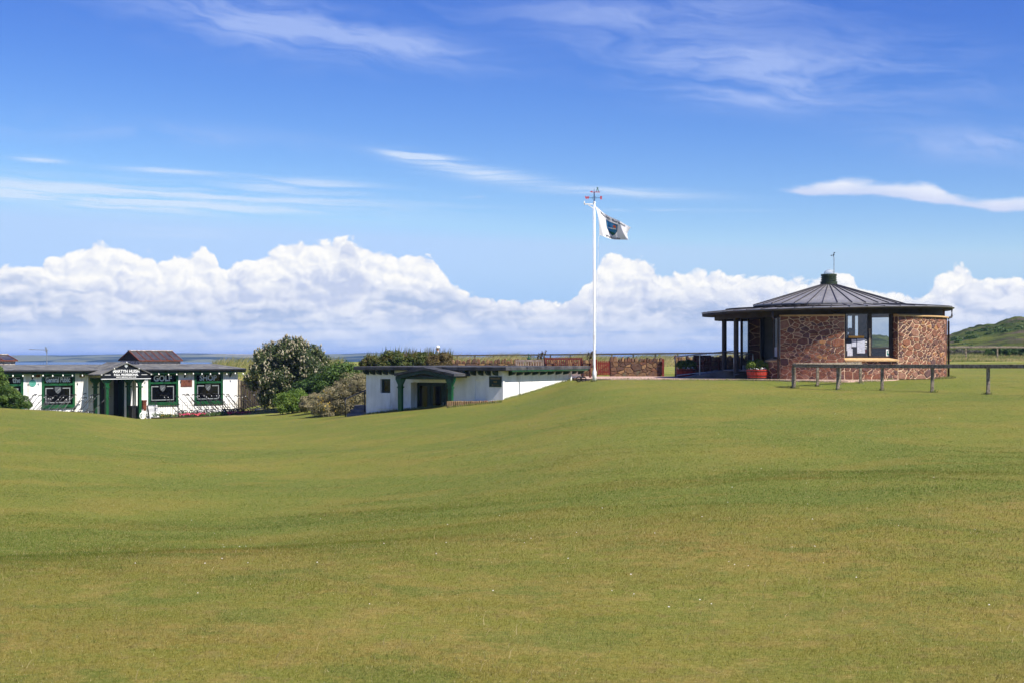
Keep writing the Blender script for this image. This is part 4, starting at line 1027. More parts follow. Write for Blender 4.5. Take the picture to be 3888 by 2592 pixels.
def make_trolley(lean):
    t = thing('golf_trolley', 'black golf trolley', 'golf trolley')
    L = 1.25; top = (lean * L * .70, 0, .12 + L * .72)
    MB().tube([(0, 0, .14), top], .016, 6).build('shaft', 'trolley_metal', t)
    MB().tube([top, (top[0] + lean * .06, 0, top[2] + .045), (top[0] + lean * .13, 0, top[2] + .05), (top[0] + lean * .20, 0, top[2] + .02)], .024, 6).build('handle', 'rubber', t)
    wh = MB(); k = 14
    wh.tube([(.135 * math.cos(2 * math.pi * i / k), 0, .14 + .135 * math.sin(2 * math.pi * i / k)) for i in range(k + 1)], .02, 6, caps=False)
    wh.beam((-.12, 0, .14), (.12, 0, .14), .01, .02); wh.beam((0, 0, .02), (0, 0, .26), .01, .02, up=(1, 0, 0))
    me = wh.mesh('wheel', 'rubber')
    for sy in (-.22, .22): link('wheel', me, t, (-lean * .05, sy, 0))
    MB().tube([(-lean * .05, -.22, .14), (-lean * .05, .22, .14)], .012, 5).build('axle', 'trolley_metal', t)
    for f in (.22, .62):
        c = Vector((lean * L * .70 * f, 0, .14 + (top[2] - .14) * f)); MB().tube([c + Vector((lean * .02, -.11, .06)), c, c + Vector((lean * .02, .11, .06))], .012, 5).build('bag_bracket', 'trolley_metal', t)
    MB().lathe([(.001, -.02), (.016, -.014), (.02, 0), (.014, .018), (.001, .022)], 7, (top[0] - lean * .05, -.03, top[2] - .06)).build('knob', 'white_plastic', t)
    return t
ORD = 'first second third fourth fifth sixth seventh eighth ninth tenth eleventh twelfth thirteenth fourteenth fifteenth sixteenth seventeenth eighteenth nineteenth twentieth twenty-first twenty-second twenty-third twenty-fourth'.split()
tr_r, tr_l = make_trolley(-1), make_trolley(1)
def place_trolleys(proto, pxs, o, lean, label, group, zoff=0.0):
    first = True
    for no, px in enumerate(pxs):
        t = proto if first else copy_tree(proto); first = False
        oo = o + random.uniform(-.15, .15); x = S(px, oo) - lean * .88
        p = sf.O + sf.d * x + sf.n * oo
        t.location = (p.x, p.y, p.z + zoff + random.uniform(-.03, .03)); t.rotation_euler = (R(random.uniform(-4, 4)), R(random.uniform(-5, 5)), srot + R(random.uniform(-10, 10)))
        tag(t, ORD[no] + ' ' + label, 'golf trolley', group)
place_trolleys(tr_r, [621, 639, 679, 699, 710, 719, 738, 749, 764, 770, 783, 789, 800, 808, 819, 825, 834, 849, 859, 872, 908, 923, 934, 953], 1.05, -1,
               'black golf trolley from the left in the row behind the flower bed', 'golf trolleys right of the porch', .10)
place_trolleys(tr_l, [129, 143, 152, 171, 181, 190, 202, 212, 221, 233, 243, 252, 264, 274, 290, 312, 331, 348, 355, 379, 402], .75, 1,
               'black golf trolley from the left in the row under the General Public window', 'golf trolleys left of the porch', .20)
# one white pull cart with a red bag by the porch column
wc = thing('pull_cart', 'white framed pull cart with a dark red bag beside the porch column', 'golf trolley', sf.O + sf.d * S(549, 1.3) + sf.n * 1.3, srot)
for sx in (-.16, .2): 
    q = MB(); q.tube([(.16 * math.cos(i * math.pi / 7) + sx, -.05 + .06 * (sx > 0), .17 + .16 * math.sin(i * math.pi / 7)) for i in range(15)], .025, 6, caps=False); q.beam((sx - .14, -.05, .17), (sx + .14, -.05, .17), .02, .02); q.build('wheel', 'white_plastic', wc)
for sx in (-.12, .12): MB().tube([(sx * 1.6, 0, .15), (sx * .4, 0, .62)], .022, 6).build('strut', 'white_plastic', wc)
MB().lathe([(.10, .42), (.13, .55), (.12, .85), (.15, .92), (.14, .97)], 10, (.0, .05, 0)).build('bag', 'rust', wc)
MB().tube([(.05, 0, .6), (.28, 0, .72), (.2, 0, .60)], .02, 5).build('handle', 'black_iron', wc)
# white ramp board leaning by the railing gate
gbp = sf.O + sf.d * S(578, 1.3) + sf.n * 1.3
ab = thing('sandwich_board', 'white sandwich board standing behind the railing gate', 'sign', gbp, srot)
MB().obox((0, -.12, .36), (.27, 0, 0), (0, .015, 0), (0, .10, .34)).build('panel', 'white_plastic', ab)
MB().obox((0, .12, .36), (.27, 0, 0), (0, .015, 0), (0, -.10, .34)).build('panel', 'white_plastic', ab)
MB().obox((-.16, -.15, .24), (.08, 0, 0), (0, .004, 0), (0, .03, .10)).build('panel_print', 'red_bag', ab)
gt = thing('railing_gate', 'small black iron gate of upright bars beside the sandwich board', 'gate', sf.O + sf.d * S(563, RO) + sf.n * RO, srot)
for k in range(9): MB().tube([(k * .062, 0, .1), (k * .062, 0, .95)], .009, 4).build('bar', 'black_iron', gt)
for z_ in (.15, .80): MB().beam((0, 0, z_), (.5, 0, z_), .02, .02).build('rail', 'black_iron', gt)
# black litter bin in the porch
bn = thing('litter_bin', 'dark square litter bin standing in the shop porch', 'bin', sf.O + sf.d * S(505, .9) + sf.n * .9, srot)
MB().box(-.17, .17, -.17, .17, 0, .62).build('body', 'black_iron', bn); MB().box(-.2, .2, -.2, .2, .625, .68).build('rim', 'rubber', bn)
# board fence at the far end of the shop
fx0, fx1 = S(906, -.6), S(985, -.6)
bf = thing('board_fence', 'dark weathered board fence between the golf shop and the flowering tree', 'fence', SO, srot)
hb = Z(1443, 930, -.6); k = 0; x = fx0
while x < fx1 + 1.5:
    MB().box(x, x + .13, .6 + .01 * (k % 2), .63 + .01 * (k % 2), 0, hb + random.uniform(-.04, .02)).build('board', 'fence_wood_dark', bf); x += .155; k += 1
MB().box(fx0 - .05, fx0 + .07, .52, .64, 0, hb + .08).build('post', 'old_wood', bf)
MB().box(fx0, fx1 + 1.5, .65, .70, hb - .35, hb - .25).build('rail', 'fence_wood_dark', bf); MB().box(fx0, fx1 + 1.5, .65, .70, .35, .45).build('rail', 'fence_wood_dark', bf)

# ================================================================== the small white building in the middle
MO = G(1390, HY, 62.0); MO.z = E - 3.1
mrot = R(-31); mf = Frame(MO, mrot)
wb = thing('white_pavilion', 'low white rendered building dug into the bank with a dark felt roof', 'building', MO, mrot)
M = lambda px, o=0.0: mf.s(px, o)
MZ = lambda py, px, o=0.0: mf.z(py, mf.s(px, o), o)
ML = M(1910); zso = 3.1 - .56; MR = 6.5                     # length of left face, soffit height, length of right face
d0, d1 = M(1560), M(1697); nB = M(1731)
wn0, wn1 = M(1444), M(1482); wz0, wz1 = MZ(1490, 1465), MZ(1437, 1465)
f0, f1 = M(1803), M(1845); fz1 = MZ(1438, 1824)
b = MB()
for x0, x1, z0, z1 in ((0, wn0, 0, zso), (wn0, wn1, 0, wz0), (wn0, wn1, wz1, zso), (wn1, d0, 0, zso), (d1 + .25, f0, 0, zso), (f0, f1, fz1, zso), (f1, ML, 0, zso)): b.box(x0, x1, 0, .3, z0, z1)
b.box(f0, f1, .08, .3, 0, fz1)
b.box(ML - .3, ML, .3, MR, 0, zso); b.box(0, .3, .3, MR, 0, zso); b.box(.3, ML - .3, MR - .3, MR, 0, zso); b.box(d0, d1 + .25, .0, .3, 2.05, zso)
b.build('wall', 'white_render', wb)
w = bpy.data.objects.new('window', None); COL.objects.link(w); w.parent = wb
b = MB(); b.box(wn0, wn0 + .06, .12, .2, wz0, wz1); b.box(wn1 - .06, wn1, .12, .2, wz0, wz1); b.box(wn0 + .06, wn1 - .06, .12, .2, wz0, wz0 + .06); b.box(wn0 + .06, wn1 - .06, .12, .2, wz1 - .06, wz1); b.build('frame', 'dark_green_paint', w)
MB().box(wn0 + .06, wn1 - .06, .15, .16, wz0 + .06, wz1 - .06).build('pane', 'dark_glass', w)
MB().box(wn0 - .18, wn1 + .18, -.05, -.002, wz0 - .66, wz0 - .62).build('ledge', 'white_render', wb)
MB().box(wn0 - .02, wn1 + .02, -.02, -.002, wz0 - .58, wz0 - .05).build('blocked_opening', 'white_render', wb)
# recessed green doors
dz = 2.02; b = MB(); b.box(d0, d1 + .25, .50, .55, 0, dz + .3); b.build('door_back', 'dark_green_paint', wb)
for k in range(3):
    a_ = d0 + (d1 + .25 - d0) * k / 3; c_ = d0 + (d1 + .25 - d0) * (k + 1) / 3
    dd = MB().box(a_ + .015, c_ - .015, .43, .495, 0, dz).build('door', 'dark_green_paint', wb)
    MB().box(a_ + .14, c_ - .14, .415, .428, .95, dz - .12).build('pane', 'dark_glass', dd); MB().box(a_ + .14, c_ - .14, .418, .429, .15, .8).build('panel', 'green_paint', dd)
MB().tube([(d0 + (d1 + .25 - d0) * .66, .39, 1.02), (d0 + (d1 + .25 - d0) * .66, .39, 1.24)], .018, 6).build('handle', 'galvanised', wb)
b = MB(); b.box(d0 - .001, d0 + .02, .301, .50, 0, dz + .3); b.box(d1 + .23, d1 + .251, .301, .50, 0, dz + .3); b.build('reveal', 'white_render', wb)
# roof slab with a kerb of felt, rafter ends under it
o_ = .38; zt = 3.1 - .40
b = MB(); b.prism([(-o_, -o_, zt - .15), (ML + o_, -o_, zt - .15), (ML + o_, MR + .2, zt - .15), (-o_, MR + .2, zt - .15)], (0, 0, .15)); rf = b.build('roof', 'roof_felt_dark', wb, bevel=.02)
MB().box(-o_ + .06, ML + o_ - .06, -o_ + .06, MR, zso + .002, zt - .153).build('fascia', 'dark_green_paint', wb)
def rafter(x, y, dirv):
    d = Vector(dirv); s_ = Vector((-d.y, d.x, 0)) * .05; P0 = Vector((x, y, 0))
    prof = [(0, zso), (.30, zso), (.30, zso - .06), (.22, zso - .15), (0, zso - .19)]
    MB().prism([P0 + d * a_ + s_ + Vector((0, 0, c_)) for a_, c_ in prof], -2 * s_).build('rafter_end', 'dark_green_paint', wb)
for px in (1398, 1422, 1446, 1470, 1494, 1776, 1804, 1832, 1860, 1888): rafter(M(px), -.003, (0, -1, 0))
rfrm = Frame(MO + mf.d * ML, mrot + R(90))
for px in (1933, 1963, 1993, 2023, 2052, 2081, 2111, 2140, 2168, 2196): rafter(ML + .003, rfrm.s(px), (1, 0, 0))
MB().tube([(ML + .10, rfrm.s(2160), zso), (ML + .10, rfrm.s(2160), .4)], .045, 8).build('downpipe', 'white_render', wb)
MB().tube([(ML + .33, .1, zso - .0), (ML + .33, MR, zso - .0)], .045, 8).build('gutter', 'green_paint', wb)
# notice beside the corner
x0, x1 = M(1859), M(1905); z0, z1 = MZ(1467, 1880), MZ(1427, 1880)
sg = MB().box(x0, x1, -.04, -.002, z0, z1).build('sign', 'dark_green_paint', wb)
xc = (x0 + x1) / 2; wd = x1 - x0
for a_, c_, h_ in ((-.42, .42, .86), (-.36, .40, .77), (-.15, .15, .55), (-.12, .14, .46)): MB().box(xc + a_ * wd, xc + c_ * wd, -.044, -.041, z0 + (z1 - z0) * h_ - .018, z0 + (z1 - z0) * h_ + .008).build('sign_line', 'sign_gold', sg)
MB().box(xc - .2 * wd, xc + .33 * wd, -.044, -.041, z0 + .07, z0 + .085).build('arrow', 'sign_gold', sg)
MB().prism([(xc - .3 * wd, -.041, z0 + .078), (xc - .2 * wd, -.041, z0 + .12), (xc - .2 * wd, -.041, z0 + .035)], (0, -.003, 0)).build('arrow_head', 'sign_gold', sg)
# porch: shallow gable on two green posts
PP = .95
pc = bpy.data.objects.new('porch', None); COL.objects.link(pc); pc.parent = wb
zpo = 2.34
for px in (1521, 1711):
    x = M(px, PP); b = MB(); b.box(x - .09, x + .09, -PP - .07, -PP + .07, 0, zpo - .02)
    b.box(x - .12, x + .12, -PP - .09, -PP + .09, zpo - .50, zpo - .44)
    b.prism([(x - .09, -PP - .05, zpo - .40), (x - .22, -PP - .05, zpo - .16), (x - .22, -PP - .05, zpo - .02), (x + .22, -PP - .05, zpo - .02), (x + .22, -PP - .05, zpo - .16), (x + .09, -PP - .05, zpo - .40)], (0, .10, 0)); b.build('post', 'green_paint', pc)
ga, gb, gm = M(1496, PP + .25), M(1724, PP + .25), M(1606, PP + .25); zl = 2.33; zp = 2.58
yb = -PP - .25
for xe in (ga, gb):
    q = [(xe, yb, zl), (gm, yb, zp), (gm, .2, zp), (xe, .2, zl)]
    MB().prism(q, (0, 0, .10)).build('roof_slope', 'roof_felt_dark', pc)
    MB().prism([(xe + (.06 if xe == ga else -.06), yb + .03, zl - .14), (xe + (.06 if xe == ga else -.06), yb + .03, zl - .012), (gm, yb + .03, zp - .012), (gm, yb + .03, zp - .14)], (0, .05, 0)).build('barge_board', 'dark_green_paint', pc)
MB().box(ga + .15, gb - .15, yb + .30, -.02, zl - .06, zl - .015).build('ceiling', 'dark_green_paint', pc)
MB().box(M(1521, PP), M(1711, PP), -PP - .05, -PP + .05, zpo - .14, zpo - .03).build('beam', 'dark_green_paint', pc)

# ---- palisade of short logs holding the bank
pal = thing('log_palisade', 'row of short upright logs edging the grass bank before the white building', 'edging')
na = 26
for k in range(na):
    px = 1700 + (1905 - 1700) * k / (na - 1); Y = 57.6 - .55 * k / na
    X = Xat(px, Y); zt_ = Zat(1521 - .5 * math.sin(k * 1.9), Y) + random.uniform(-.02, .02); r_ = .048
    MB().lathe([(r_, zt_ - .6), (r_ * 1.02, zt_ - .2), (r_, zt_ - .01), (r_ * .8, zt_)], 9, (X, Y, 0)).build('log', 'log_wood', pal)
# ---- handrail by the steps left of the building
hr = thing('step_handrail', 'dark metal handrail climbing beside the buff bush to the white building', 'handrail')
P = [G(1311, 1580, 60.5), G(1311, 1522, 60.5), G(1316, 1510, 60.6), G(1392, 1478, 63.5), G(1430, 1462, 65)]
MB().tube(P, .028, 8).build('rail', 'black_iron', hr, smooth=True)
p = G(1384, 1482, 63.2); MB().tube([p, (p.x, p.y, p.z - .9)], .024, 6).build('post', 'black_iron', hr)
b = MB()
for k in range(5): c = G(1335 + 14 * k, HY, 61.5 + .7 * k); b.box(c.x - .5, c.x + .5, c.y - .3, c.y + .5, E - 3.2, E - 2.75 + .16 * k)
tag(b.build('steps', 'concrete'), 'shaded concrete steps between the bushes and the white building', kind='structure')

# ================================================================== flagpole, vane and flag
FY = 57.5
fp = thing('flagpole', 'tall white flagpole on the grass crest with a wind vane on top', 'flagpole', (Xat(2257, FY), FY, gz(Xat(2257, FY), FY)))
fz = lambda py: Zat(py, FY) - fp.location.z
MB().lathe([(.080, -.05), (.078, fz(1410)), (.045, fz(1400)), (.040, fz(1390)), (.036, fz(772))], 16).build('pole', 'white_metal', fp, smooth=True)
MB().lathe([(.05, fz(772)), (.05, fz(767)), (.02, fz(765))], 12).build('cap', 'white_metal', fp)
fx = lambda px: Xat(px, FY) - fp.location.x
b = MB(); b.beam((fx(2256), 0, fz(775.5)), (fx(2217.5), 0, fz(775.5)), .04, .045); b.beam((fx(2219), 0, fz(777)), (fx(2219), 0, fz(764)), .04, .04, up=(1, 0, 0)); b.beam((fx(2234), 0, fz(779)), (fx(2255), 0, fz(793)), .03, .03); b.build('yard_bracket', 'white_metal', fp)
MB().tube([(fx(2256), -.02, fz(766)), (fx(2256), -.02, fz(730))], .022, 6).build('vane_spindle', 'vane_blue', fp)
v = MB().beam((fx(2234), -.02, fz(752.5)), (fx(2279), -.02, fz(752.5)), .016, .016).build('compass_arm', 'vane_blue', fp)
for px, ch in ((2229, 'W'), (2282, 'E')): o = put_text('letter', ch, .155, 'vane_red', fp, (fx(px), -.03, fz(752.5)), sx=.95, bold=.010)
b = MB()
for k in range(8):
    a_, c_ = k * math.pi / 4, (k + 1) * math.pi / 4; b.beam((fx(2256) + .075 * math.cos(a_), -.02, fz(752.5) + .075 * math.sin(a_)), (fx(2256) + .075 * math.cos(c_), -.02, fz(752.5) + .075 * math.sin(c_)), .012, .012, up=(0, 1, 0))
b.build('scroll_ring', 'vane_grey', fp)
b = MB(); b.beam((fx(2244), -.02, fz(730)), (fx(2278), -.02, fz(730.5)), .018, .026); b.prism([(fx(2239), -.03, fz(729)), (fx(2249.5), -.03, fz(725)), (fx(2247), -.03, fz(729)), (fx(2249.5), -.03, fz(733))], (0, .02, 0)); b.build('arrow', 'vane_red', fp)
b = MB(); b.prism([(fx(2265), -.03, fz(712)), (fx(2272), -.03, fz(712)), (fx(2271), -.03, fz(719)), (fx(2266), -.03, fz(719))], (0, .02, 0)); b.beam((fx(2267), -.02, fz(719)), (fx(2264.5), -.02, fz(729)), .02, .03); b.beam((fx(2270), -.02, fz(719)), (fx(2273.5), -.02, fz(729)), .02, .03); b.build('vane_figure', 'vane_grey', fp)
MB().tube([(fx(2256), -.02, fz(730)), (fx(2256), -.02, fz(717))], .008, 5).build('vane_spike', 'vane_blue', fp)
MB().tube([(fx(2251), -.06, fz(782)), (fx(2251.5), -.075, fz(1100)), (fx(2252), -.075, fz(1385))], .007, 4).build('halyard', 'white_plastic', fp)
MB().tube([(fx(2276), -.1, fz(893)), (fx(2272), -.09, fz(905)), (fx(2271), -.08, fz(960)), (fx(2261), -.06, fz(1300))], .006, 4).build('halyard', 'white_plastic', fp)
# flag: cloth surface as a function of (u along the fly, v down the hoist)
flag = thing('club_flag', 'white club flag with a blue shield streaming from the flagpole', 'flag', fp.location)
def flag_pt(u, v):
    TL_, TR_, BL_, BR_ = (2260.5, 783), (2396, 868), (2275, 893), (2384, 916)
    x = (TL_[0] * (1 - u) + TR_[0] * u) * (1 - v) + (BL_[0] * (1 - u) + BR_[0] * u) * v
    y = (TL_[1] * (1 - u) + TR_[1] * u) * (1 - v) + (BL_[1] * (1 - u) + BR_[1] * u) * v
    x += 5 * math.sin(v * math.pi) * (1 - u) + 9 * u * math.sin(v * math.pi * 1.0 + .2) * -.9
    y += 4 * math.sin(u * math.pi * 1.4) * v + 3 * math.sin(u * 5) * (1 - v)
    w_ = min(1.0, max(0.0, u * 1.05 + .30 * (v - .5) * -1.0))
    dep = -.05 + .30 * math.sin(math.pi * min(1.0, w_ * 1.15)) * min(1, u * 4) + .035 * math.sin(9 * u - 4 * v) * min(1, u * 3) + .03 * math.sin(17 * u + 5 * v) * u
    return Vector((fx(x), dep, fz(y)))
NUf, NVf = 44, 30
b = MB(); b.v = [tuple(flag_pt(i / NUf, j / NVf)) for j in range(NVf + 1) for i in range(NUf + 1)]
b.f = [(j * (NUf + 1) + i, (j + 1) * (NUf + 1) + i, (j + 1) * (NUf + 1) + i + 1, j * (NUf + 1) + i + 1) for j in range(NVf) for i in range(NUf)]
b.build('cloth', 'flag_cloth', flag, smooth=True)
def flag_map(u, v, d=.008):
    e = .004; p = flag_pt(u, v); n_ = (flag_pt(u + e, v) - flag_pt(u - e, v)).cross(flag_pt(u, v + e) - flag_pt(u, v - e)); n_.normalize()
    if n_.y > 0: n_ = -n_
    return p + n_ * d
def flag_patch(name, poly, mat, d):
    """polygon in (u, v) subdivided and laid on the cloth"""
    bm = bmesh.new(); vs_ = [bm.verts.new((u, v, 0)) for u, v in poly]; bm.faces.new(vs_)
    bmesh.ops.triangulate(bm, faces=bm.faces[:])
    for _ in range(3): bmesh.ops.subdivide_edges(bm, edges=bm.edges[:], cuts=1, use_grid_fill=True)
    for v_ in bm.verts: v_.co = flag_map(v_.co.x, v_.co.y, d)
    me = bpy.data.meshes.new(name); bm.to_mesh(me); bm.free(); me.materials.append(MATS[mat]); link(name, me, flag)
flag_patch('shield_edge', [(.29, .22), (.66, .22), (.66, .56), (.59, .72), (.475, .84), (.36, .72), (.29, .56)], 'flag_ink', .010)
flag_patch('shield', [(.305, .24), (.645, .24), (.645, .56), (.58, .70), (.475, .81), (.37, .70), (.305, .56)], 'flag_blue', .014)
flag_patch('shield_sun', [(.57 + .055 * math.cos(k * .785), .36 + .07 * math.sin(k * .785)) for k in range(8)], 'flag_orange', .018)
flag_patch('shield_band', [(.33, .50), (.62, .42), (.63, .47), (.34, .56)], 'flag_cloth', .018)
flag_patch('shield_foot', [(.37, .66), (.58, .66), (.56, .71), (.475, .79), (.39, .71)], 'flag_green', .018)
def flag_text(body, u0, u1, v0, h):
    me = text_mesh(body, 1.0, 1.0, 0.0, .02)
    xs = [v_.co.x for v_ in me.vertices]; ys = [v_.co.y for v_ in me.vertices]; a_, c_ = min(xs), max(xs); m_ = (min(ys) + max(ys)) / 2
    for v_ in me.vertices: v_.co = flag_map(u0 + (u1 - u0) * (v_.co.x - a_) / (c_ - a_), v0 - (v_.co.y - m_) * h, .012)
    me.materials.clear(); me.materials.append(MATS['flag_ink']); link('lettering', me, flag)
flag_text('North Berwick', .14, .88, .10, .15); flag_text('West Links', .22, .74, .92, .14)

# ================================================================== timber rail fences
def rail_fence(name, label, posts, hgt, pw=.10, rail_h=.09, rail_w=.12, group=None):
    """posts: list of (X, Y, ground z, rail top z)"""
    f = thing(name, label, 'fence', (posts[0][0], posts[0][1], posts[0][2]), 0, group); o = Vector(f.location)
    for X, Y, g_, t_ in posts:
        b = MB(); a_ = random.uniform(-.12, .12); ca, sa = math.cos(a_) * pw / 2, math.sin(a_) * pw / 2
        b.obox((X - o.x + random.uniform(-.01, .01), Y - o.y, (g_ - .25 + t_ - rail_h) / 2 - o.z), (ca, sa, 0), (-sa, ca, 0), (random.uniform(-.006, .006), 0, (t_ - rail_h - .004 - g_ + .25) / 2))
        b.build('post', 'old_wood', f, bevel=.006)
    for (X0, Y0, g0, t0), (X1, Y1, g1, t1) in zip(posts, posts[1:]):
        MB().beam((X0 - o.x, Y0 - o.y, t0 - o.z - rail_h / 2), (X1 - o.x, Y1 - o.y, t1 - o.z - rail_h / 2), rail_w, rail_h).build('rail', 'old_wood', f, bevel=.006)
    return f
ps_ = []
for px, Y in ((3012, 53.6), (3181, 52.2), (3349, 50.8), (3539, 49.2), (3751, 47.5), (3990, 45.8)):
    X = Xat(px, Y); g_ = gz(X, Y); ps_.append((X, Y, g_, Zat({3012: 1379.5}.get(px, 1382), Y)))
rail_fence('rail_fence', 'low weathered timber rail fence crossing in front of the stone hut', ps_, .9, .10, .125, .14)
ps_ = []
for px, Y, py in ((3016, 53.75, 1378), (3105, 54.5, 1377), (3189, 55.2, 1375), (3268, 55.9, 1373)):
    X = Xat(px, Y); ps_.append((X, Y, gz(X, Y), Zat(py, Y)))
rail_fence('rail_fence', 'short timber rail fence running back from the corner post to the stone hut', ps_, .9, .095, .12, .13)
ps_ = []
xs = [1690, 1735, 1803, 1872, 1943, 2015, 2090, 2165, 2242, 2323, 2404, 2488, 2573, 2658, 2745, 2835, 2925]
for px in xs:
    f_ = (px - 1690) / (2925 - 1690); Y = 115 - 15 * f_; X = Xat(px, Y); py = 1345.5 - 12 * f_ ** 1.2
    ps_.append((X, Y, gz(X, Y), Zat(py, Y)))
rail_fence('rail_fence', 'long timber rail fence along the dunes behind the garden wall', ps_, .9, .10, .11, .13)
ps_ = []
for px in (3440, 3550, 3667, 3787, 3915):
    Y = 104; X = Xat(px, Y); ps_.append((X, Y, gz(X, Y), Zat(1313.5, Y)))
rail_fence('rail_fence', 'far timber rail fence at the foot of the green hill', ps_, .9, .10, .13, .13)

# ================================================================== garden wall, gate
def garden_wall(label, px0, px1, Y, ztop, seed):
    X0, X1 = Xat(px0, Y), Xat(px1, Y); base = E - .93; hc = ztop - base - .17
    g_ = thing('garden_wall', label, 'wall', (X0, Y, base))
    W = X1 - X0; MB().box(0, W, 0, .38, -.3, hc).build('core', 'wall_joint', g_)
    lay_stones(rubble(W, hc, .185, .018, seed, aniso=1.4), lambda s, z, d: (s, -d, z), .035, GSTONES, g_, seed)
    lay_stones(rubble(.38, hc, .2, .02, seed + 1, aniso=1.2), lambda s, z, d: (W + d, s, z), .02, GSTONES, g_, seed)
    r = random.Random(seed); x = -.02
    while x < W - .05:
        w_ = r.uniform(.10, .22); h_ = r.uniform(.14, .27); t_ = r.uniform(-.35, .35)
        sx_ = math.sin(t_) * h_
        P = [(x, -.04, hc), (x + w_, -.04, hc), (x + w_ * r.uniform(.7, 1.0) + sx_ * .6, -.03, hc + h_ * r.uniform(.7, 1)), (x + w_ * r.uniform(.3, .6) + sx_ * .6, -.03, hc + h_), (x + sx_ * .5 + w_ * r.uniform(.0, .15), -.02, hc + h_ * r.uniform(.6, .85))]
        MB().prism(P, (0, .44, 0)).build('cope_stone', r.choice(GSTONES), g_, bevel=.02); x += w_ + .008
    return g_
WY = 68.3
garden_wall('rough garden wall with upright cope stones showing above the white building roof', 1718, 2262, WY + .9, E - .16, 51)
garden_wall('rough garden wall with upright cope stones between the red gate and the red post', 2317, 2511, WY, E - .07, 53)
garden_wall('rough garden wall behind the planters and the hut entrance', 2566, 2900, WY, E - .02, 55)
gt = thing('picket_gate', 'red picket gate in the garden wall beside the flagpole', 'gate', (Xat(2268, WY), WY, E - .9))
gw = Xat(2316, WY) - Xat(2268, WY); gh = Zat(1367, WY) - E + .9
for k in range(6):
    x = .03 + (gw - .08) * k / 5.4; MB().prism([(x, 0, .06), (x + .075, 0, .06), (x + .075, 0, gh - .05), (x + .0375, 0, gh), (x, 0, gh - .05)], (0, .022, 0)).build('picket', 'gate_red', gt)
for z_ in (.16, gh - .18): MB().box(.02, gw - .02, .024, .06, z_, z_ + .07).build('rail', 'gate_red', gt)
MB().beam((.04, .04, .22), (gw - .05, .04, gh - .2), .03, .06).build('brace', 'gate_red', gt)
MB().box(-.08, 0.0, -.02, .08, 0, gh + .05).build('post', 'gate_red', gt)
og = thing('open_gate', 'red gate standing open edge-on at the end of the garden wall', 'gate', (Xat(2515, WY), WY - .1, E - .9))
oh = Zat(1361, WY) - E + .9
MB().box(-.03, .06, -.1, 0, 0, oh).build('post', 'gate_red', og)
for k in range(5): MB().box(.02, .045, .02 + .16 * k, .11 + .16 * k, .06, oh - .08).build('picket', 'gate_red', og)
for z_ in (.15, oh - .3): MB().box(.046, .075, .02, .78, z_, z_ + .06).build('rail', 'gate_red', og)

# ================================================================== benches
def bench(label, pos, rot, L, mat, h=.86):
    t = thing('garden_bench', label, 'bench', pos, rot); k = h / .88
    for x in (0, L - .06):
        MB().box(x, x + .06, -.50, -.44, 0, .62 * k).build('leg', mat, t)
        MB().beam((x + .03, .03, 0), (x + .03, .10, h + .03), .06, .065, up=(1, 0, 0)).build('leg', mat, t)
        MB().box(x - .01, x + .07, -.54, .02, .622 * k, .655 * k).build('armrest', mat, t)
        MB().box(x + .01, x + .05, -.44, .01, .32, .38).build('seat_bearer', mat, t)
    for j in range(5): MB().box(.062, L - .062, -.49 + .1 * j, -.41 + .1 * j, .385, .405).build('seat_slat', mat, t)
    MB().beam((.06, .098, h - .02), (L - .06, .098, h - .02), .03, .09).build('top_rail', mat, t)
    MB().beam((.06, .065, .48), (L - .06, .065, .48), .03, .05).build('lower_rail', mat, t)
    n = int(L / .12)
    sl = MB().beam((0, .066, .505), (0, .094, h - .066), .045, .015, up=(0, 1, 0)).mesh('back_slat', mat)
    for j in range(n): link('back_slat', sl, t, (.06 + (L - .12) * (j + .5) / n, 0, 0))
    return t
bench('weathered grey slatted bench seen over the white building roof', (Xat(1958, 66.9), 66.9, E - .96), R(2), 1.28, 'grey_teak', .80)
bench('red-brown slatted bench angled beside the flagpole', (Xat(2072, 63.4), 63.4, E - .93), R(38), 2.15, 'teak', .86)
bench('dark slatted bench in the shade between planter and hut posts', (Xat(2640, 66.4), 66.4, E - .80), R(40), 1.1, 'teak', .84)
# small green canister on a post behind the grey bench
gc_ = thing('green_canister', 'small green lidded canister on a post behind the grey bench', 'canister', (Xat(2008, 69.6), 69.6, E - .92))
zc = Zat(1365, 69.6) - E + .92
MB().tube([(0, 0, 0), (0, 0, zc)], .03, 8).build('post', 'dark_green_paint', gc_)
MB().lathe([(.07, zc - .12), (.085, zc - .1), (.085, zc + .05), (.10, zc + .055), (.09, zc + .09), (.03, zc + .12), (.02, zc + .2), (.035, zc + .25), (.01, zc + .3)], 14).build('body', 'green_paint', gc_)
# folded dark cart by the end of the white building
fc_ = thing('folded_cart', 'small dark folded golf cart at the end of the white building', 'golf trolley', (Xat(2203, 60.2), 60.2, gz(Xat(2203, 60.2), 60.2)))
for x in (-.06, .14):
    q = MB(); q.tube([(x + .10 * math.cos(i * math.pi / 6), 0, .11 + .10 * math.sin(i * math.pi / 6)) for i in range(13)], .022, 6, caps=False); q.beam((x - .09, 0, .11), (x + .09, 0, .11), .01, .02); q.build('wheel', 'rubber', fc_)
MB().tube([(0, 0, .12), (.16, 0, .32), (.12, .05, .36)], .02, 6).build('shaft', 'trolley_metal', fc_); MB().beam((-.05, 0, .2), (.2, 0, .18), .16, .05).build('frame', 'trolley_metal', fc_)

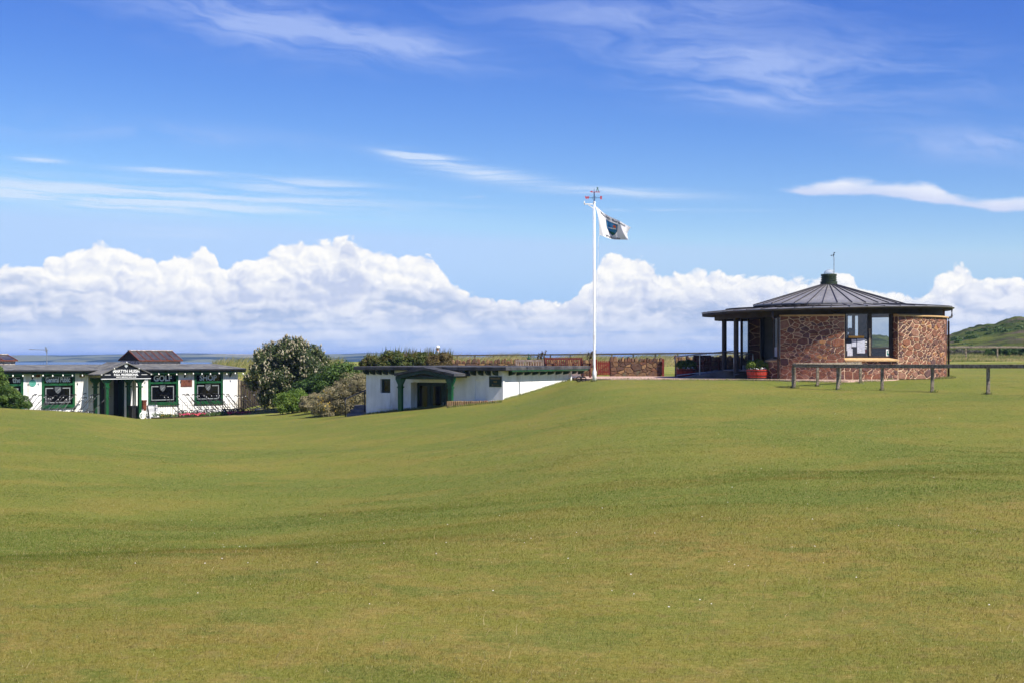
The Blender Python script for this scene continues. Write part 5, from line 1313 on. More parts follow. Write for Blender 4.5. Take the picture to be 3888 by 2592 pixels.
# ================================================================== hut handrails
def handrail(label, pts_top, drop, post_at, low=True):
    h_ = thing('handrail', label, 'handrail')
    MB().tube(pts_top, .024, 8).build('rail', 'galvanised', h_, smooth=True)
    if low: MB().tube([Vector(p) - Vector((0, 0, drop)) for p in pts_top[2:]], .022, 8).build('lower_rail', 'galvanised', h_, smooth=True)
    for p, zb_ in post_at: MB().tube([p, (p[0], p[1], zb_)], .024, 8).build('post', 'galvanised', h_)
    return h_
Y0 = 63.3
A_ = G(2563, 1431, Y0); T0 = G(2563, 1360, Y0); T1_ = G(2569, 1352.5, Y0); T2_ = G(2700, 1339, Y0 + .3); T3_ = G(2800, 1330, Y0 + .5)
handrail('long galvanised handrail along the ramp beside the dark bench', [A_, T0, T1_, T2_, T3_], .80, [(T2_ + (T1_ - T2_) * .33, E - .8), (T3_, E - .62)])
Y0 = 61.6
A_ = G(2787, 1432, Y0); T0 = G(2787, 1356, Y0); T1_ = G(2790, 1351.5, Y0); T2_ = G(2852, 1340.5, Y0 + .8); T3_ = G(2859, 1343, Y0 + .9)
handrail('short galvanised handrail behind the red half-barrel planter', [A_, T0, T1_, T2_, T3_], .76, [(T3_, E - .6)])

# ================================================================== vegetation
def unit(n): v = rng.normal(size=(n, 3)); return v / np.linalg.norm(v, axis=1, keepdims=True)
def clumps(blobs, n_clump, r_clump, flat_bottom=None):
    """clump centres over the surface of ellipsoids (cx,cy,cz,rx,ry,rz)"""
    bl = np.array(blobs, float); area = (bl[:, 3] * bl[:, 5]) ** 1.0; pick = rng.choice(len(bl), n_clump, p=area / area.sum())
    d = unit(n_clump); d[:, 2] = np.where(d[:, 2] < -.35, -d[:, 2], d[:, 2])
    c = bl[pick, :3] + d * bl[pick, 3:] * rng.uniform(.72, 1.0, (n_clump, 1))
    return c, d, r_clump * rng.uniform(.6, 1.3, n_clump)
def leaf_mesh(name, pos, nrm, size, mat, tint, aspect=.5, droop=0.0):
    n = len(pos); t = np.cross(nrm, unit(n)); t /= np.linalg.norm(t, axis=1, keepdims=True) + 1e-9
    t[:, 2] -= droop; t /= np.linalg.norm(t, axis=1, keepdims=True)
    s = np.cross(nrm, t); s /= np.linalg.norm(s, axis=1, keepdims=True) + 1e-9
    L = (size * rng.uniform(.6, 1.3, n))[:, None]; W = L * aspect
    v = np.stack([pos - t * L * .5, pos + s * W * .5 + nrm * L * .06, pos + t * L * .5, pos - s * W * .5 + nrm * L * .06], 1).reshape(-1, 3)
    f = np.arange(4 * n).reshape(n, 4)
    return np_mesh(name, v, f, mat, np.repeat(tint, 4))
def foliage(blobs, n_clump, r_clump, per, size, mat, parent, name='foliage', aspect=.5, droop=0.0, zmin=None, tint_bias=0.0, fill=.25, kind='stuff'):
    c, d, rc = clumps(blobs, n_clump, r_clump)
    n = n_clump * per; k = np.repeat(np.arange(n_clump), per)
    dd = unit(n) + d[k] * .55; dd /= np.linalg.norm(dd, axis=1, keepdims=True)
    pos = c[k] + dd * (rc[k] * rng.uniform(.45, 1.08, n) ** .7)[:, None] * np.array([1, 1, .85])
    nr = dd * .7 + unit(n) * .6 + np.array([0, 0, .25]); nr /= np.linalg.norm(nr, axis=1, keepdims=True)
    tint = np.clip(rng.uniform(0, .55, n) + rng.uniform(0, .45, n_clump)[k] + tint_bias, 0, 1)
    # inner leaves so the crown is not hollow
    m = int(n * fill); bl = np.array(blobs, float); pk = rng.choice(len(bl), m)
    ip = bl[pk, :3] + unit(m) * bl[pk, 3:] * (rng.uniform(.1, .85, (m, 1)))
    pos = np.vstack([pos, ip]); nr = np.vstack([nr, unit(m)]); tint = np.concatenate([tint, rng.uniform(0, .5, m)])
    if zmin is not None: keep = pos[:, 2] > zmin; pos, nr, tint = pos[keep], nr[keep], tint[keep]
    o = link(name, leaf_mesh(name, pos, nr, size, mat, tint, aspect, droop), parent)
    return o, c, d, rc
def trunk(parent, base, tips, r0, name='trunk', mat='bark'):
    b = MB()
    fork = Vector(base) + Vector((0, 0, .35 * (max(t[2] for t in tips) - base[2])))
    b.tube([base, (Vector(base) + fork) / 2 + Vector((.03, 0, 0)), fork], r0, 8, rs=[r0 * 1.25, r0, r0 * .85])
    b.build(name, mat, parent)
    for t in tips:
        m_ = (fork + Vector(t)) / 2 + Vector((random.uniform(-.1, .1), random.uniform(-.1, .1), .05))
        MB().tube([fork, m_, t], r0, 6, rs=[r0 * .6, r0 * .4, r0 * .12]).build('limb', mat, parent)
def shrub(name, label, cat, px0, px1, py0, py1, Y, mat, size, n_clump=60, per=160, depth=None, group=None, aspect=.5, droop=0., rcl=None, nb=5, tb=0., trunk_r=.05, seed=None):
    """a bush that fills the photo box at distance Y"""
    X0, X1 = Xat(px0, Y), Xat(px1, Y); z0, z1 = Zat(py1, Y), Zat(py0, Y); w, h = X1 - X0, z1 - z0; dp = depth or w * .7
    t = thing(name, label, cat, ((X0 + X1) / 2, Y + dp / 2, z0), 0, group)
    bl = []
    for k in range(nb):
        fx_ = (k + .5) / nb - .5
        rr = w / nb * random.uniform(.75, 1.05)
        hh = h * random.uniform(.82, 1.0) * (1 - .35 * abs(fx_) * 1.2)
        bl.append((fx_ * w * .86, random.uniform(-.15, .15) * dp, hh * .48, rr, dp * .38, hh * .46))
    rc = rcl or min(w, h) * .16
    foliage(bl, n_clump, rc, per, size, mat, t, aspect=aspect, droop=droop, zmin=-.1, tint_bias=tb)
    trunk(t, (0, 0, -.2), [(b_[0], b_[1], b_[2] + b_[5] * .5) for b_ in bl], trunk_r)
    return t
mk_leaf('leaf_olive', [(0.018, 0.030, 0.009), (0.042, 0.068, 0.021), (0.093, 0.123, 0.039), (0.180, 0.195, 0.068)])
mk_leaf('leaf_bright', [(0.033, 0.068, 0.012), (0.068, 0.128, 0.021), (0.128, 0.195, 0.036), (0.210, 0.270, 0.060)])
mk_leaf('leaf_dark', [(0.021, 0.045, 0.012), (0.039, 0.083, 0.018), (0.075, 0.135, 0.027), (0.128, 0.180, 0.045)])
mk_leaf('leaf_conifer', [(0.045, 0.090, 0.012), (0.090, 0.165, 0.021), (0.150, 0.225, 0.030), (0.225, 0.285, 0.045)])
mk_leaf('leaf_mixed', [(0.039, 0.072, 0.016), (0.078, 0.111, 0.023), (0.130, 0.130, 0.034), (0.169, 0.111, 0.039)])
mk_leaf('leaf_brown', [(0.053, 0.053, 0.021), (0.112, 0.090, 0.033), (0.180, 0.120, 0.045), (0.150, 0.165, 0.045)])
mk_leaf('leaf_buff', [(.11, .115, .045), (.22, .20, .095), (.34, .285, .155), (.46, .39, .24)], trans=.2)
mk_leaf('leaf_scrub', [(.05, .055, .035), (.10, .10, .07), (.16, .145, .11), (.09, .11, .05)])
mk_leaf('petal_cream', [lin(140, 131, 102), lin(164, 155, 126), lin(190, 182, 155)], trans=.3)
mk_leaf('petal_yellow', [lin(170, 140, 40), lin(206, 172, 60)], trans=.3)
mk_leaf('petal_pink', [lin(200, 40, 100), lin(222, 90, 130), lin(220, 80, 60)], trans=.3)
mk_leaf('petal_white', [lin(220, 215, 210), lin(242, 240, 236)], trans=.3)
mk_leaf('dune_blade', [(.11, .16, .035), (.21, .24, .06), (.44, .36, .15), (.60, .48, .22)], trans=.35)

# flowering tree
TY = 77.0
tx, tz0 = Xat(1092, TY), E - 3.1
tree = thing('flowering_tree', 'big rounded dark green tree thick with cream blossom spikes', 'tree', (tx, TY + 1.2, tz0))
w = Xat(1262, TY) - Xat(950, TY); top = Zat(1296, TY) - tz0
bl = [(0, 0, top * .60, w * .40, 1.7, top * .385), (-w * .22, -.3, top * .50, w * .27, 1.4, top * .36), (w * .24, .1, top * .58, w * .25, 1.4, top * .32), (-w * .14, -.5, top * .28, w * .26, 1.2, top * .28), (w * .02, .1, top * .72, w * .36, 1.3, top * .26), (-w * .22, 0, top * .66, w * .24, 1.2, top * .27), (w * .24, 0, top * .66, w * .22, 1.2, top * .26), (-w*.05, -.4, top*.22, w*.3, 1.2, top*.22), (w * .2, -.1, top * .24, w * .26, 1.2, top * .26), (w * .22, -.2, top * .42, w * .26, 1.3, top * .28)]
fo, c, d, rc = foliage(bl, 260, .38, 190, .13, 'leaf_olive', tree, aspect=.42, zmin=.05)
trunk(tree, (0, 0, -.2), [(b_[0], b_[1], b_[2] + b_[5] * .4) for b_ in bl], .13)
# blossom spikes on the clump tips
pos, tin = [], []
for k in range(len(c)):
    if d[k, 1] > .35 or c[k, 2] < top * .16: continue
    m = int(rng.integers(4, 9)) if c[k, 0] < w * .24 else int(rng.integers(1, 4))
    q = unit(m) + d[k] * 1.1 + np.array([.1, -.5, .35]); q /= np.linalg.norm(q, axis=1, keepdims=True)
    pos.append(c[k] + q * rc[k] * 1.04)
pos = np.vstack(pos); n = len(pos)
ax = unit(n) * .5 + np.array([.1, -.35, .85]); ax /= np.linalg.norm(ax, axis=1, keepdims=True)
s_ = np.cross(ax, unit(n)); s_ /= np.linalg.norm(s_, axis=1, keepdims=True); u_ = np.cross(ax, s_)
L = rng.uniform(.075, .125, n)[:, None]; W = L * .5
ring_ = [s_ * W, u_ * W, -s_ * W, -u_ * W]
v = np.stack([pos - ax * L] + [pos - ax * L * .2 + r_ for r_ in ring_] + [pos + ax * L], 1).reshape(-1, 3)
o6 = (np.arange(n) * 6)[:, None, None]
f = (np.array([(0, 2, 1), (0, 3, 2), (0, 4, 3), (0, 1, 4), (5, 1, 2), (5, 2, 3), (5, 3, 4), (5, 4, 1)])[None] + o6).reshape(-1, 3)
bs = link('blossom', np_mesh('blossom', v, f, 'petal_cream', np.repeat(rng.uniform(0, 1, n), 6)), tree); bs['kind'] = 'stuff'

LY = 60.0
lb = thing('mounded_bush', 'dense glossy green bush at the left edge before the golf shop', 'bush', (Xat(20, LY), LY + .6, Zat(1548, LY)))
bl = [(Xat(px, LY) - Xat(20, LY), dy, Zat(py, LY) - Zat(1548, LY), rr, .55, rr * .95) for px, py, rr, dy in ((-80, 1450, .75, .1), (-42, 1448, .48, 0), (-25, 1490, .5, -.1), (22, 1512, .38, 0), (62, 1530, .26, -.1), (88, 1540, .16, 0), (-60, 1520, .8, 0), (10, 1532, .45, -.2), (-45, 1428, .3, 0))]
foliage(bl, 150, .20, 170, .09, 'leaf_bright', lb, zmin=-.15)
trunk(lb, (0, 0, -.3), [(b_[0], b_[1], b_[2]) for b_ in bl], .06)
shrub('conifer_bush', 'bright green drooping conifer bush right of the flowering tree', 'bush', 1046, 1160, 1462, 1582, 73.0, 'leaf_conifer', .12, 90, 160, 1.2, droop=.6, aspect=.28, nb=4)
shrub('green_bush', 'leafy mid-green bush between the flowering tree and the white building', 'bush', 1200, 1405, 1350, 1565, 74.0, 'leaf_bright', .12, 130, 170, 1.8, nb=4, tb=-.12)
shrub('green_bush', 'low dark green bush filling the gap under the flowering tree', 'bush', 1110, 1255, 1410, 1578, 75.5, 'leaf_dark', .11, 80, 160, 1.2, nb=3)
t = shrub('buff_bush', 'small buff-grey bush beside the conifer bush', 'bush', 1140, 1228, 1470, 1578, 70.0, 'leaf_buff', .08, 80, 170, 1.0, nb=3, aspect=.3, trunk_r=.03)
# big buff bush climbing to the right along the steps
BY = 67.0
bb = thing('buff_bush', 'large buff-grey bush with yellow flowers climbing beside the handrail', 'bush', (Xat(1290, BY), BY, Zat(1580, BY)))
bl = [(Xat(px, BY) - Xat(1290, BY), 0, Zat(py, BY) - Zat(1580, BY), rr, .7, rr * .9) for px, py, rr in ((1205, 1555, .42), (1235, 1540, .55), (1270, 1520, .65), (1310, 1495, .7), (1345, 1475, .7), (1380, 1465, .65), (1300, 1545, .6), (1350, 1530, .6), (1225, 1568, .45), (1260, 1560, .5), (1330, 1560, .5), (1375, 1520, .55), (1365, 1495, .7), (1330, 1520, .7), (1280, 1540, .65), (1240, 1560, .55), (1378, 1545, .5))]
fo, c, d, rc = foliage(bl, 270, .25, 170, .08, 'leaf_buff', bb, aspect=.3, zmin=-.1)
trunk(bb, (0, 0, -.2), [(b_[0], b_[1], b_[2]) for b_ in bl], .06)
sel = c[(d[:, 1] < .2)]; sel = sel[rng.choice(len(sel), 34)]
pos = np.repeat(sel, 10, 0) + rng.normal(0, .09, (340, 3)) + np.array([0, -.18, .05])
link('flower', leaf_mesh('flower', pos, unit(340), .06, 'petal_yellow', rng.uniform(0, 1, 340), .9), bb)['kind'] = 'stuff'
# hedge on the bank behind the white building
for nm, lab, a_, c_, y0, m_ in (('hedge_bush', 'mixed green hedge bush at the left end of the white building roof', 1372, 1470, 1340, 'leaf_mixed'), ('hedge_bush', 'tall green-brown hedge bush behind the left part of the white building roof', 1430, 1570, 1322, 'leaf_mixed'),
                               ('hedge_bush', 'green hedge bush with rusty tips behind the porch gable', 1530, 1650, 1326, 'leaf_mixed'), ('hedge_bush', 'brown hedge bush in front of the person in the white cap', 1600, 1726, 1326, 'leaf_brown')):
    t = shrub(nm, lab, 'bush', a_, c_, y0, 1425, 71.5 + .3 * random.random(), m_, .10, 70, 170, 1.5, nb=4)
    # grassy spikes standing out of the top
    w_, top_ = Xat(c_, 71.5) - Xat(a_, 71.5), Zat(y0, 71.5) - Zat(1425, 71.5)
    n = 50; p = np.stack([rng.uniform(-.42, .42, n) * w_, rng.uniform(-.3, .3, n), np.full(n, top_ * .72)], 1)
    tip = p + np.stack([rng.uniform(.0, .14, n), rng.normal(0, .04, n), top_ * rng.uniform(.2, .44, n)], 1)
    side = np.array([.022, 0, 0]); vv = np.stack([p - side, p + side, tip], 1).reshape(-1, 3)
    link('grass_spike', np_mesh('grass_spike', vv, np.arange(3 * n).reshape(n, 3), 'leaf_mixed', np.repeat(rng.uniform(.2, 1, n), 3)), t)['kind'] = 'stuff'
# scrub at the right below the hill
shrub('dark_gorse', 'dark green gorse bush at the right edge behind the far fence', 'bush', 3770, 3990, 1306, 1368, 112.0, 'leaf_dark', .16, 70, 150, 3.0, nb=5)
shrub('grey_scrub', 'grey-brown scrub bank just right of the stone hut behind the far fence', 'bush', 3500, 3790, 1318, 1374, 122.0, 'leaf_scrub', .17, 90, 150, 3.0, nb=7)
# tall brown dock seed heads by the dunes
def dock(label, px, py0, Y):
    X = Xat(px, Y); t = thing('dock_plant', label, 'plant', (X, Y, gz(X, Y)))
    h = Zat(py0, Y) - gz(X, Y)
    for k in range(4):
        dx = (k - 1.5) * .09 + .12 * (k % 2)
        MB().tube([(dx * .3, 0, 0), (dx, 0, h * .6), (dx + .18, 0, h * (.84 + .05 * k))], .014, 5).build('stem', 'rust', t)
        n = 90; f_ = rng.uniform(.55, 1.0, n); p = np.stack([dx + .18 * (f_ - .5) * 2 * .8, np.zeros(n), h * f_ * (.84 + .05 * k)], 1) + rng.normal(0, .035, (n, 3))
        link('seed_head', leaf_mesh('seed_head', p, unit(n), .08, 'leaf_brown', rng.uniform(0, .8, n), .5), t)['kind'] = 'stuff'
dock('tall brown seed heads standing above the dune fence behind the benches', 2048, 1329, 90.0)
dock('tall brown seed heads left of the flagpole above the dune fence', 2236, 1327, 90.0)

# planters
def tub(label, px, Y, zb, r, h, seed, strap=True):
    t = thing('half_barrel_planter', label, 'planter', (Xat(px, Y), Y, zb))
    k = 18
    st_ = MB()
    prof_ = [(r * .86, 0), (r * .96, h * .5), (r, h)]
    for j in range(k):
        a0, a1 = 2 * math.pi * j / k + .012, 2 * math.pi * (j + 1) / k - .012
        b = MB(); P = [(q * math.cos(a), q * math.sin(a), z) for q, z in prof_ for a in (a0, a1)] + [(q * .88 * math.cos(a), q * .88 * math.sin(a), z) for q, z in prof_ for a in (a0, a1)]
        b.add(P, [(0, 1, 3, 2), (2, 3, 5, 4), (6, 8, 9, 7), (8, 10, 11, 9), (4, 5, 11, 10), (0, 2, 8, 6), (2, 4, 10, 8), (1, 7, 9, 3), (3, 9, 11, 5), (0, 6, 7, 1)]).build('stave', 'tub_red', t)
    for z0, z1, q0 in ((0.0, .05, .865), (h * .30, h * .38, .93), (h * .78, h * .86, .985)): MB().lathe([(r * q0 * 1.012, z0), (r * q0 * 1.03, z1), (r * q0 * .98, z1), (r * q0 * .97, z0)], 28, caps=False).build('hoop', 'black_iron', t)
    MB().lathe([(r * .86, h * .84), (r * .3, h * .88), (.01, h * .9)], 20, caps=False).build('soil', 'soil', t)
    foliage([(-r * .35, 0, h + .12, r * .6, r * .55, .20), (r * .38, 0, h + .10, r * .55, r * .5, .19), (0, .05, h + .16, r * .5, r * .5, .2)], 40, .12, 150, .055, 'leaf_conifer', t, 'plant', zmin=h * .8)
    n = 40; p = np.tile(np.array([[r * .25, 0, h + .1]]), (n, 1)) + rng.normal(0, .05, (n, 3)); tip = p + np.stack([rng.uniform(-.22, .28, n), rng.normal(0, .1, n), rng.uniform(.22, .42, n)], 1)
    sd = np.array([.012, 0, 0]); link('spiky_leaf', np_mesh('spiky_leaf', np.stack([p - sd, p + sd, tip], 1).reshape(-1, 3), np.arange(3 * n).reshape(n, 3), 'leaf_brown', np.repeat(rng.uniform(.3, 1, n), 3)), t)['kind'] = 'stuff'
    n = 46; a_ = rng.uniform(math.pi, 2 * math.pi, n); p = np.stack([np.cos(a_) * r * .85, np.sin(a_) * r * .85, rng.uniform(h * .92, h + .08, n)], 1)
    link('flower', leaf_mesh('flower', p, unit(n), .06, 'petal_white', rng.uniform(0, 1, n), .9), t)['kind'] = 'stuff'
tub('bright red half-barrel planter standing in the sun by the hut corner', 2875, 59.9, E - .903, .44, .385, 1)
tub('red half-barrel planter in the shade behind the long handrail', 2606, 65.2, E - .90, .44, .36, 2)

# flower bed under the railing
fbx0, fbx1 = S(588, 1.9), S(1015, 1.9)
bed = thing('flower_bed', 'narrow bed of pink and white flowers along the railing before the shop', 'flower bed', SO, srot)
MB().prism([(fbx0, -2.5, .02), (fbx1, -2.5, .02), (fbx1, -1.5, .02), (fbx0, -1.5, .02)], (0, 0, .06)).build('soil', 'soil', bed)
n = 2600; p = np.stack([rng.uniform(fbx0, fbx1, n), rng.uniform(-2.5, -1.5, n), rng.uniform(.06, .24, n)], 1); p[:, 2] += .12 * np.sin(p[:, 0] * 3.1) * (p[:, 1] + 2.5) * .6
link('leaves', leaf_mesh('leaves', p, unit(n), .09, 'leaf_dark', rng.uniform(.2, 1, n), .6), bed)['kind'] = 'stuff'
for nm, m_, fr, n in (('pink_flowers', 'petal_pink', lambda x: np.sin(x * 2.2) > -.1, 520), ('white_flowers', 'petal_white', lambda x: np.sin(x * 1.7 + 1) > .1, 260), ('yellow_flowers', 'petal_yellow', lambda x: x < fbx0 + .9, 120)):
    p = np.stack([rng.uniform(fbx0, fbx1, n), rng.uniform(-2.55, -2.1, n) if 'white' not in nm else rng.uniform(-2.2, -1.6, n), rng.uniform(.16, .26, n) + (.14 if 'white' in nm else 0)], 1); p = p[fr(p[:, 0])]
    link(nm, leaf_mesh(nm, p, unit(len(p)) + np.array([0, -.6, .6]), .085, m_, rng.uniform(0, 1, len(p)), .95), bed)['kind'] = 'stuff'

# ================================================================== dune grass
def blades(name, X, Y, h, w, lean, mat, tint, zadd=0.0, parent=None, curve=.25):
    n = len(X); Zg = ground_np(X, Y) + zadd; a_ = rng.uniform(0, 2 * np.pi, n)
    base = np.stack([X, Y, Zg], 1); sd = np.stack([np.cos(a_), np.sin(a_) * .6, np.zeros(n)], 1) * (w / 2)[:, None]
    ln = np.stack([lean[0] + rng.normal(0, .3, n), lean[1] + rng.normal(0, .3, n), np.ones(n)], 1); ln /= np.linalg.norm(ln, axis=1, keepdims=True)
    mid = base + ln * (h * .55)[:, None]; tip = mid + (ln + np.array([curve, 0, -.15])) * (h * .5)[:, None]
    v = np.stack([base - sd, base + sd, mid + sd * .7, mid - sd * .7, tip, tip], 1)[:, :5].reshape(-1, 3)
    o5 = (np.arange(n) * 5)[:, None]
    f = np.concatenate([o5 + np.array([[0, 1, 2]]), o5 + np.array([[0, 2, 3]]), o5 + np.array([[3, 2, 4]])])
    return np_mesh(name, v, f, mat, np.repeat(tint, 5))
n = 60000
Yd = 70 + 52 * rng.uniform(0, 1, n) ** .8; pxd = rng.uniform(1640, 3000, n); Xd = (pxd - CX) / F * Yd
cl = np.sin(Xd * 1.1 + 2) + np.sin(Yd * .45 + Xd * .6) + .6 * np.sin(Xd * 2.7 - Yd)
keep = (rng.uniform(-1.6, 1.6, n) < cl + .3) & ~((pxd > 2512) & (pxd < 2566) & (Yd < 92)) & ~((np.hypot(Xd - HX, Yd - HYd) < 6.0))
Xd, Yd, cl = Xd[keep], Yd[keep], cl[keep]; n = len(Xd)
hh = rng.uniform(.30, .75, n) * np.interp(Yd, [70, 78, 100, 118], [.8, 1.0, 1.15, 1.35]) * np.interp(cl, [-1, 2], [.7, 1.15])
tint = np.clip(.55 + .28 * np.sin(Xd * .7 + Yd * .2) + rng.normal(0, .22, n), 0, 1)
tag(link('dune_grass', blades('dune_grass', Xd, Yd, hh, np.full(n, .03), (.45, 0), 'dune_blade', tint, curve=.55)), 'wind-bent straw and green dune grass behind the garden wall', kind='stuff')
n = 16000
Yd = rng.uniform(94, 128, n); pxd = rng.uniform(3440, 4050, n); Xd = (pxd - CX) / F * Yd
hh = rng.uniform(.10, .40, n) * np.interp(Yd, [94, 104, 128], [.45, 1.0, 1.2]); tint = np.clip(.42 + .3 * np.sin(Xd * .5 + Yd * .3) + rng.normal(0, .2, n), 0, 1)
tag(link('rough_grass', blades('rough_grass', Xd, Yd, hh, np.full(n, .03), (.3, 0), 'dune_blade', tint, curve=.4)), 'rough uncut grass along the far fence under the hill', kind='stuff')
n = 6000
Yd = rng.uniform(88, 122, n); pxd = rng.uniform(800, 1300, n); Xd = (pxd - CX) / F * Yd
tag(link('bank_grass', blades('bank_grass', Xd, Yd, rng.uniform(.3, .75, n), np.full(n, .025), (.3, 0), 'dune_blade', np.clip(rng.normal(.45, .25, n), 0, 1), curve=.4)), 'loose tall grass on the bank behind the golf shop', kind='stuff')

# ================================================================== hill on the right, far coast
def fbm(x, y, oct=5, seed=0):
    r = np.random.default_rng(seed); out = np.zeros_like(x); a_ = 1.0; fr_ = 1.0
    for _ in range(oct):
        g_ = r.uniform(-1, 1, (64, 64)); X = x * fr_ % 64; Y = y * fr_ % 64; i = X.astype(int) % 64; j = Y.astype(int) % 64; fx_ = X - np.floor(X); fy_ = Y - np.floor(Y)
        fx_ = fx_ * fx_ * (3 - 2 * fx_); fy_ = fy_ * fy_ * (3 - 2 * fy_)
        out += a_ * ((g_[i, j] * (1 - fx_) + g_[(i + 1) % 64, j] * fx_) * (1 - fy_) + (g_[i, (j + 1) % 64] * (1 - fx_) + g_[(i + 1) % 64, (j + 1) % 64] * fx_) * fy_)
        a_ *= .5; fr_ *= 2.03
    return out
_m, _nt, _bs, _out = new_mat('hill_grass')
_g = _nt.nodes.new('ShaderNodeNewGeometry'); _P = _g.outputs['Position']
_n1 = noise(_nt, _P, .045, 6, .6); _n2 = noise(_nt, _P, .20, 6, .65); _n3 = noise(_nt, _P, 1.1, 5, .7)
_c = mixc(_nt, _n1.step(.4, .6), (.07, .095, .02), (.125, .14, .034))
_c = mixc(_nt, _n2.step(.46, .58) * .85, _c, (.026, .042, .012))
_c = mixc(_nt, (_n2 * .5 + _n1 * .5).step(.52, .60) * .8, _c, (.13, .098, .075))
_c = mixc(_nt, _n3.step(.5, .7) * .6, _c, (.045, .06, .025))
_nt.links.new(_c, _bs.inputs['Base Color']); _bs.inputs['Roughness'].default_value = 1.0; _bs.inputs['Specular IOR Level'].default_value = .05
_b = _nt.nodes.new('ShaderNodeBump'); _b.inputs['Distance'].default_value = 1.2; _nt.links.new((_n2 + _n3 * .5).s, _b.inputs['Height']); _nt.links.new(_b.outputs[0], _bs.inputs['Normal'])
rx = np.array([3050, 3180, 3260, 3320, 3360, 3400, 3450, 3520, 3590, 3640, 3700, 3745, 3800, 3820, 3870, 3920, 4100, 4400, 5200]); ry = np.array([1352, 1318, 1292, 1284, 1288, 1296, 1298, 1288, 1275, 1262, 1252, 1245, 1230, 1221, 1212, 1212, 1190, 1180, 1230])
nu_, nd_ = 260, 110
pxs = np.linspace(3050, 5200, nu_); ds = np.linspace(132, 420, nd_); RD = 255.0
PX, DD = np.meshgrid(pxs, ds); XH = (PX - CX) / F * DD
hr_ = (HY - np.interp(PX, rx, ry)) / F * RD
s_ = np.where(DD < RD, np.clip((DD - 134) / (RD - 134), 0, 1), np.clip(1 - (DD - RD) / 190, 0, 1)); prof_ = s_ * s_ * (3 - 2 * s_)
prof_ = np.where(DD < RD, .55 * prof_ + .45 * np.sqrt(np.clip((DD - 134) / (RD - 134), 0, 1)), prof_)
base_ = ground_np(XH, DD) - E - .8
ZH = E + base_ * (1 - s_) + np.maximum(hr_, base_) * prof_ + fbm(XH * .07 + 30, DD * .05 + 30, 5, 3) * .16 * s_ * np.clip(hr_, 0, 3) + np.abs(fbm(XH * .22 + 9, DD * .16 + 9, 4, 4)) * .8 * s_ - .42 * s_
idx = np.arange(nu_ * nd_).reshape(nd_, nu_)
tag(link('hill', np_mesh('hill', np.stack([XH, DD, ZH], -1).reshape(-1, 3), np.stack([idx[:-1, :-1], idx[:-1, 1:], idx[1:, 1:], idx[1:, :-1]], -1).reshape(-1, 4), 'hill_grass', smooth=True)), 'green rocky hill rising at the right edge', kind='structure')
ng = 150; gp = rng.uniform(3560, 4300, ng); gd = rng.uniform(150, 258, ng); gi = np.clip(((gd - 132) / (420 - 132) * (nd_ - 1)).astype(int), 0, nd_ - 1); gj = np.clip(((gp - 3050) / (5200 - 3050) * (nu_ - 1)).astype(int), 0, nu_ - 1)
gc2 = np.stack([XH[gi, gj], DD[gi, gj], ZH[gi, gj] - .15], 1); keep = fbm(gc2[:, 0] * .06 + 3, gc2[:, 1] * .06 + 3, 3, 5) > .1; gc2 = gc2[keep]; ng = len(gc2)
gr_ = rng.uniform(.3, 1.15, ng); kk = np.repeat(np.arange(ng), 90); dd_ = unit(len(kk)); dd_[:, 2] = np.abs(dd_[:, 2]) * .55
pp_ = gc2[kk] + dd_ * gr_[kk][:, None] * rng.uniform(.5, 1, (len(kk), 1)); nn_ = dd_ + unit(len(kk)) * .5; nn_ /= np.linalg.norm(nn_, axis=1, keepdims=True)
tag(link('hill_gorse', leaf_mesh('hill_gorse', pp_, nn_, .34, 'leaf_dark', np.clip(rng.uniform(0, .7, len(kk)) + rng.uniform(-.1, .3, ng)[kk], 0, 1), .6)), 'dark gorse clumps scattered over the hillside', kind='stuff')
# far coast across the water
mk('far_fields', (.015, .03, .02), (.14, .15, .08), .007, 1.0, spec=0.0, world_pos=True, stretch=(1, .35, 1), c3=(.62, .52, .34), lo=.47, hi=.53, detail=3)
nu_, nd_ = 400, 30
pxs = np.linspace(-4000, 1850, nu_); ds = np.linspace(2150, 4200, nd_); PX, DD = np.meshgrid(pxs, ds); XH = (PX - CX) / F * DD
cr = np.interp(PX, [-4000, -1500, 0, 250, 400, 700, 950, 1150, 1300, 1400, 1500, 1650, 1850], [1335, 1342, 1347.5, 1348, 1346, 1342.5, 1344, 1342, 1344, 1340, 1339, 1347, 1356])
s_ = np.sin(np.clip((DD - 2150) / 2050, 0, 1) * math.pi) ** .7
ZH = SEA - 1 + (np.maximum(E + (HY - cr) / F * 3150 - SEA, 0) + 1) * s_ + fbm(XH * .006 + 20, DD * .006 + 20, 5, 8) * 1.3 * s_
idx = np.arange(nu_ * nd_).reshape(nd_, nu_)
tag(link('far_coast_hills', np_mesh('far_coast_hills', np.stack([XH, DD, ZH], -1).reshape(-1, 3), np.stack([idx[:-1, :-1], idx[:-1, 1:], idx[1:, 1:], idx[1:, :-1]], -1).reshape(-1, 4), 'far_fields', smooth=True)), 'low blue hills of the far coast across the sea', kind='structure')

